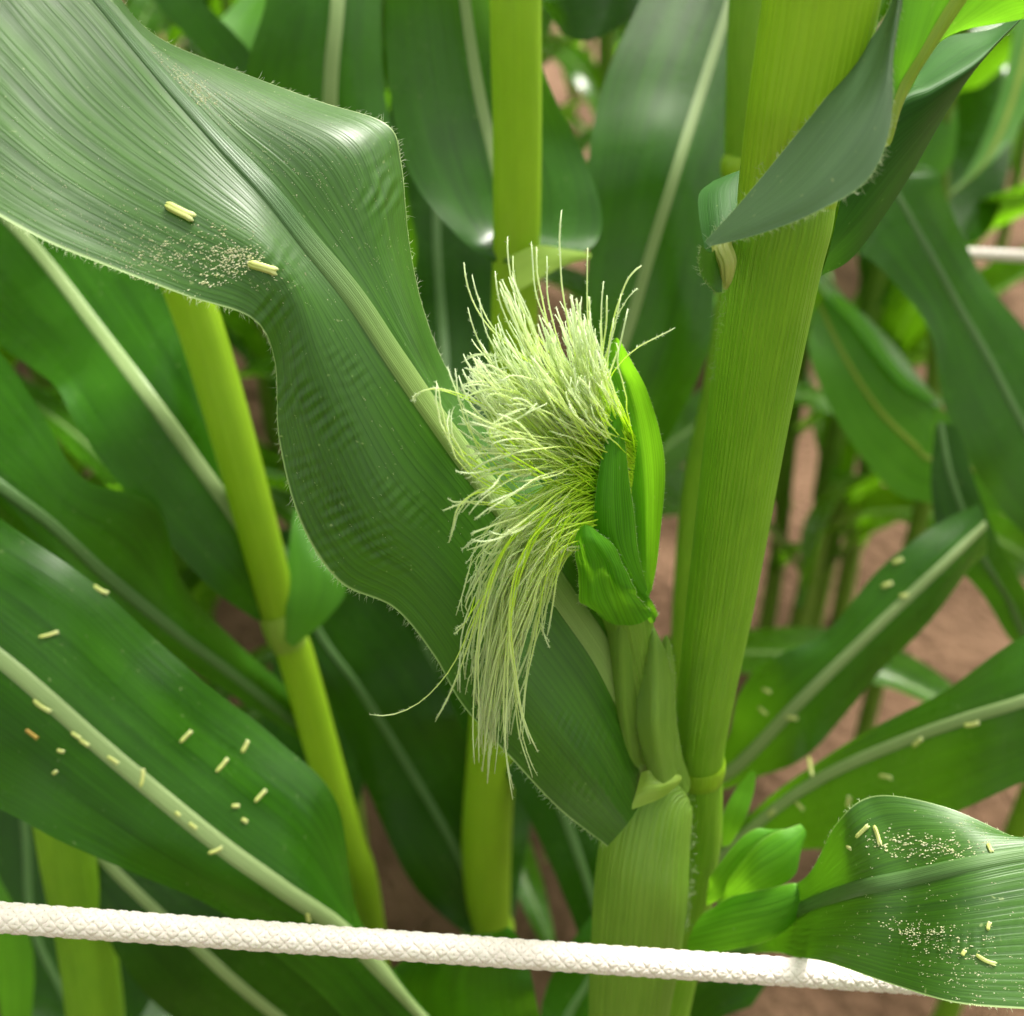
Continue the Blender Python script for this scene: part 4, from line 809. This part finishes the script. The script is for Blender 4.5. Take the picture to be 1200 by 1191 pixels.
# ================================================================== white cord
def make_cord(p0, p1, sag, label, rad=.0041):
    p0 = np.array(p0); p1 = np.array(p1); Ln = np.linalg.norm(p1 - p0); t = thing('cord', label, 'cord', p0)
    def axis(s): return p0 + (p1 - p0) * s[:, None] - np.array([0, 0, 1.0]) * (4 * sag * s * (1 - s))[:, None]
    d = (p1 - p0) / Ln; a = np.cross(d, [0, 0, 1.0]); a /= np.linalg.norm(a); b = np.cross(a, d)
    nst = 11; pitch = 2 * math.pi * rad * 1.0; turns = Ln / pitch; m = int(turns * 40); s = np.linspace(0, 1, m); c = axis(s)
    core = np.column_stack([axis(np.linspace(0, 1, 40)), np.full(40, rad * .80)])
    V, F, U = tube(core, 14, 60); mesh_obj('core', V, F, M['rope'], t, U)
    sides = 6; an = np.arange(sides) * 2 * math.pi / sides
    for hand in (1, -1):
        for k in range(nst):
            ph = hand * (2 * math.pi * turns * s) + 2 * math.pi * k / nst
            over = np.sin(nst * (2 * math.pi * turns * s) + (math.pi if hand < 0 else 0) + k * math.pi)
            rr = rad * (.90 + .055 * over)
            rad_dir = np.cos(ph)[:, None] * a + np.sin(ph)[:, None] * b
            p = c + rr[:, None] * rad_dir
            tn = np.gradient(p, axis=0); tn /= np.linalg.norm(tn, axis=1, keepdims=True)
            bn = np.cross(tn, rad_dir); bn /= np.linalg.norm(bn, axis=1, keepdims=True)
            V = p[:, None, :] + (np.cos(an)[None, :, None] * bn[:, None, :] * rad * .215 + np.sin(an)[None, :, None] * rad_dir[:, None, :] * rad * .13)
            i = np.arange(m - 1)[:, None] * sides; kk = np.arange(sides)[None]; k2 = (kk + 1) % sides
            F = np.stack([i + kk, i + k2, i + sides + k2, i + sides + kk], -1).reshape(-1, 4)
            U = np.stack([np.zeros((m, sides)), np.broadcast_to((np.sin(s * 40 + k) * .5 + .5)[:, None], (m, sides))], -1).reshape(-1, 2)
            mesh_obj('strand', V.reshape(-1, 3), F, M['rope'], t, U)
    B, D, Ls = [], [], []
    for k in range(int(Ln * 1300)):
        f_ = rng.uniform(0, 1); an_ = rng.uniform(0, 6.28); rd = math.cos(an_) * a + math.sin(an_) * b
        B.append(axis(np.array([f_]))[0] + rd * rad * .97); D.append(rd + d * rng.normal(0, 1.2)); Ls.append(rng.uniform(.0004, .0014))
    V, F, U = hair_mesh(B, D, Ls, .000022); mesh_obj('loose_fibres', V, F, M['rope'], t, U, kind='stuff')
    return t
make_cord(P(-250, 1057, .305), P(1330, 1165, .352), .001, 'white braided cord stretched in front of the stalks')
make_cord(P(1060, 294, .78), P(1420, 311, .76), .0, 'thin white cord end at the right beyond the drooping leaves')

# ================================================================== fallen anthers and pollen
def surf(grid, px, py):
    """nearest grid point of a leaf to a pixel direction"""
    G, n, u01, arc = grid; q = G - CAM; dep = q @ FWD
    X = CX + FPX * (q @ RIGHT) / dep; Y = CY - FPX * (q @ UP) / dep
    i, j = np.unravel_index(np.argmin((X - px)**2 + (Y - py)**2), X.shape)
    nn = n[i, j]; 
    if nn @ (CAM - G[i, j]) < 0: nn = -nn
    return G[i, j], nn
def anther(grid, px, py, ang, lpx, label, group, mat='anther', wpx=None):
    p, n = surf(grid, px, py); dep = (p - CAM) @ FWD; mm = dep / FPX
    lpx *= rng.uniform(.78, .98)
    L_ = lpx * mm; wd = (wpx or max(4.5, lpx * .19)) * mm * .5
    d = math.cos(ang) * RIGHT - math.sin(ang) * UP; d = d - n * (d @ n); d /= np.linalg.norm(d); sd = np.cross(n, d)
    t = thing('fallen_anther', label, 'anther', p, group)
    bend = float(np.clip(rng.normal(0, .04), -.07, .07)) * L_
    for lobe in (-1, 1):                      # two pollen sacs side by side, splayed at the open end
        pts = []
        for s in np.linspace(0, 1, 9):
            spl = lobe * wd * (.30 + .40 * max(0, s - .75) / .25)
            prof = (1 - (2 * s - 1) ** 6) ** .5 * .55 + .18
            c = p + d * (s - .5) * L_ + sd * (spl + bend * math.sin(s * 3.14)) + n * (wd * .62 + lobe * .00008 + .00002)
            pts.append(np.append(c, wd * prof * (1.0 if s < .9 else .8)))
        V, F, U = tube(pts, 10, 20); n_ = len(V); 
        U = np.column_stack([U[:, 0], np.repeat(np.linspace(0, 1, 20), 10)])
        F = F.tolist() + [list(range(0, 10)), list(range(n_ - 10, n_))]
        mesh_obj('pollen_sac', V, F, M[mat], t, U)
D2R = math.pi / 180
anther(big_grid, 211, 248, 25 * D2R, 40, 'plump yellow anther lying on the broad puckered leaf above the pollen smear', None, wpx=11)
anther(big_grid, 308, 315, 14 * D2R, 38, 'yellow anther lying at the end of the pollen smear beside the puckers', None, wpx=10)
lb = 'pale anther fallen on the wide leaf crossing behind the white cord'; gp = 'anthers fallen on the wide leaf'
for px, py, an, l_ in [(118, 694, 25, 22), (57, 746, -22, 28), (219, 866, -42, 24), (285, 876, -55, 20), (259, 893, -45, 22), (303, 930, -40, 23), (167, 917, -82, 24), (253, 995, -20, 20), (275, 945, 0, 12), (289, 965, 30, 10), (362, 1075, 80, 18), (55, 830, 35, 26), (90, 860, 35, 14), (104, 872, 35, 16), (135, 895, 35, 20), (222, 966, 40, 14), (208, 955, 40, 10), (72, 884, 20, 10), (67, 906, -40, 8)]:
    anther(low_grid, px, py, an * D2R, l_, lb, gp)
anther(low_grid, 41, 866, 40 * D2R, 22, 'tan orange anther on the wide leaf behind the white cord', None, mat='anther_tan')
lb = 'pale anther fallen on the pollen dusted leaf over the cord end'; gp = 'anthers on the pollen dusted leaf'
anther(right_grid, 1010, 974, -35 * D2R, 24, 'pale anther tilted against another on the pollen dusted leaf', 'paired anthers')
anther(right_grid, 1028, 978, 65 * D2R, 26, 'pale anther tilted against another on the pollen dusted leaf', 'paired anthers')
anther(right_grid, 1157, 1121, 30 * D2R, 30, 'long yellow green anther on the lower half of the pollen dusted leaf', None)
for px, py, an, l_ in [(1159, 994, 80, 15), (995, 993, 0, 9), (1131, 1115, -60, 9), (1160, 1086, -70, 12)]: anther(right_grid, px, py, an * D2R, l_, lb, gp)
lb = 'pale anther fallen on the long sloping leaf behind the pollen dusted leaf'; gp = 'anthers on the long sloping leaf'
for px, py, an, l_ in [(1033, 911, 0, 20), (990, 940, -70, 16), (1077, 871, -30, 20), (1142, 851, -15, 22), (902, 952, -30, 18), (942, 946, 20, 16), (950, 902, 55, 26)]: anther(r6_grid, px, py, an * D2R, l_, lb, gp)
lb = 'pale anther fallen on the dark glossy leaf right of the thick stalk'; gp = 'anthers on the dark glossy leaf'
for px, py, an, l_ in [(930, 838, -5, 16), (890, 834, 30, 14), (1040, 688, -20, 15), (1050, 658, -25, 16), (1062, 698, -10, 12), (898, 810, 10, 14)]: anther(r5_grid, px, py, an * D2R, l_, lb, gp)

def pollen(parent, grid, clumps, name='pollen'):
    V, F, U = [], [], []
    for cx, cy, sx, sy, cnt, ang, szmax in clumps:
        for k in range(int(cnt * 1.5)):
            a, b = rng.normal(0, sx * 1.25), rng.normal(0, sy * 1.3); px = cx + a * math.cos(ang) - b * math.sin(ang); py = cy + a * math.sin(ang) + b * math.cos(ang)
            p, n = surf_fast(grid, px, py)
            if p is None: continue
            m_ = rng.integers(1, 4); d = np.cross(n, rng.normal(size=3)); d /= np.linalg.norm(d)
            ln = math.cos(ang) * RIGHT - math.sin(ang) * UP; ln = ln - n * (ln @ n); ln /= np.linalg.norm(ln)
            for q_ in range(m_):
                c = p + ln * rng.normal(0, .0005) + d * rng.normal(0, .00018); r = rng.uniform(.00006, max(.00008, szmax * .6)); i = len(V); cr_ = np.cross(n, ln)
                V += [c + ln * r * rng.uniform(1, 2.2), c + cr_ * r * .7, c - ln * r * rng.uniform(1, 2), c - cr_ * r * .7, c + n * r * .9, c - n * r * .2]; U += [(0, rng.uniform())] * 6
                F += [(i, i + 1, i + 4), (i + 1, i + 2, i + 4), (i + 2, i + 3, i + 4), (i + 3, i, i + 4), (i + 1, i, i + 5), (i + 2, i + 1, i + 5), (i + 3, i + 2, i + 5), (i, i + 3, i + 5)]
    o = mesh_obj(name, V, F, M['pollen'], None, U, kind='stuff'); return o
_cache = {}
def surf_fast(grid, px, py):
    key = id(grid)
    if key not in _cache:
        G, n, u01, arc = grid; q = G - CAM; dep = q @ FWD
        X = CX + FPX * (q @ RIGHT) / dep; Y = CY - FPX * (q @ UP) / dep; _cache[key] = (G[::2], n[::2], X[::2], Y[::2])
    G, n, X, Y = _cache[key]
    D = (X - px)**2 + (Y - py)**2; k = np.argmin(D)
    if D.flat[k] > 60: return None, None
    nn = n.reshape(-1, 3)[k]; p = G.reshape(-1, 3)[k]
    i, j = np.unravel_index(k, X.shape)
    p = p + (G[min(i + 1, len(G) - 1), j] - p) * rng.uniform(-.5, .5) * 1.0 + (G[i, min(j + 1, G.shape[1] - 1)] - p) * rng.uniform(-.5, .5)
    if nn @ (CAM - p) < 0: nn = -nn
    return p, nn
po = pollen(None, big_grid, [(218, 98, 20, 5, 110, .75, .0003), (236, 108, 8, 5, 40, .6, .0004), (280, 125, 28, 8, 50, .5, .00022), (310, 160, 45, 25, 110, .45, .00018), (380, 220, 50, 40, 90, .6, .00015), (150, 280, 50, 22, 90, .45, .0002), (200, 300, 20, 10, 60, -.2, .0004), (240, 298, 26, 13, 70, -.3, .0004), (268, 315, 18, 5, 80, -.5, .00045), (283, 301, 14, 4, 50, .3, .0004), (160, 285, 40, 18, 80, .4, .0003), (90, 210, 60, 30, 60, .4, .00015), (300, 320, 30, 10, 40, .3, .0003), (430, 300, 40, 60, 60, .9, .00013), (430, 560, 60, 70, 60, .9, .0001)])
po['label'] = 'pollen dust smeared over the broad puckered leaf'; po['category'] = 'pollen'
po = pollen(None, right_grid, [(1060, 990, 25, 8, 70, .1, .0005), (1110, 993, 25, 6, 70, .05, .0005), (1130, 975, 30, 8, 30, .2, .0003), (1075, 1095, 15, 6, 60, .2, .0004), (1110, 1105, 25, 10, 60, .2, .0004), (1140, 1140, 35, 22, 120, .15, .0003), (1050, 1075, 50, 30, 80, .2, .00025)])
po['label'] = 'pollen grains dusting the leaf over the cord end'; po['category'] = 'pollen'
print('strands', len(strands), 'single', nsing)
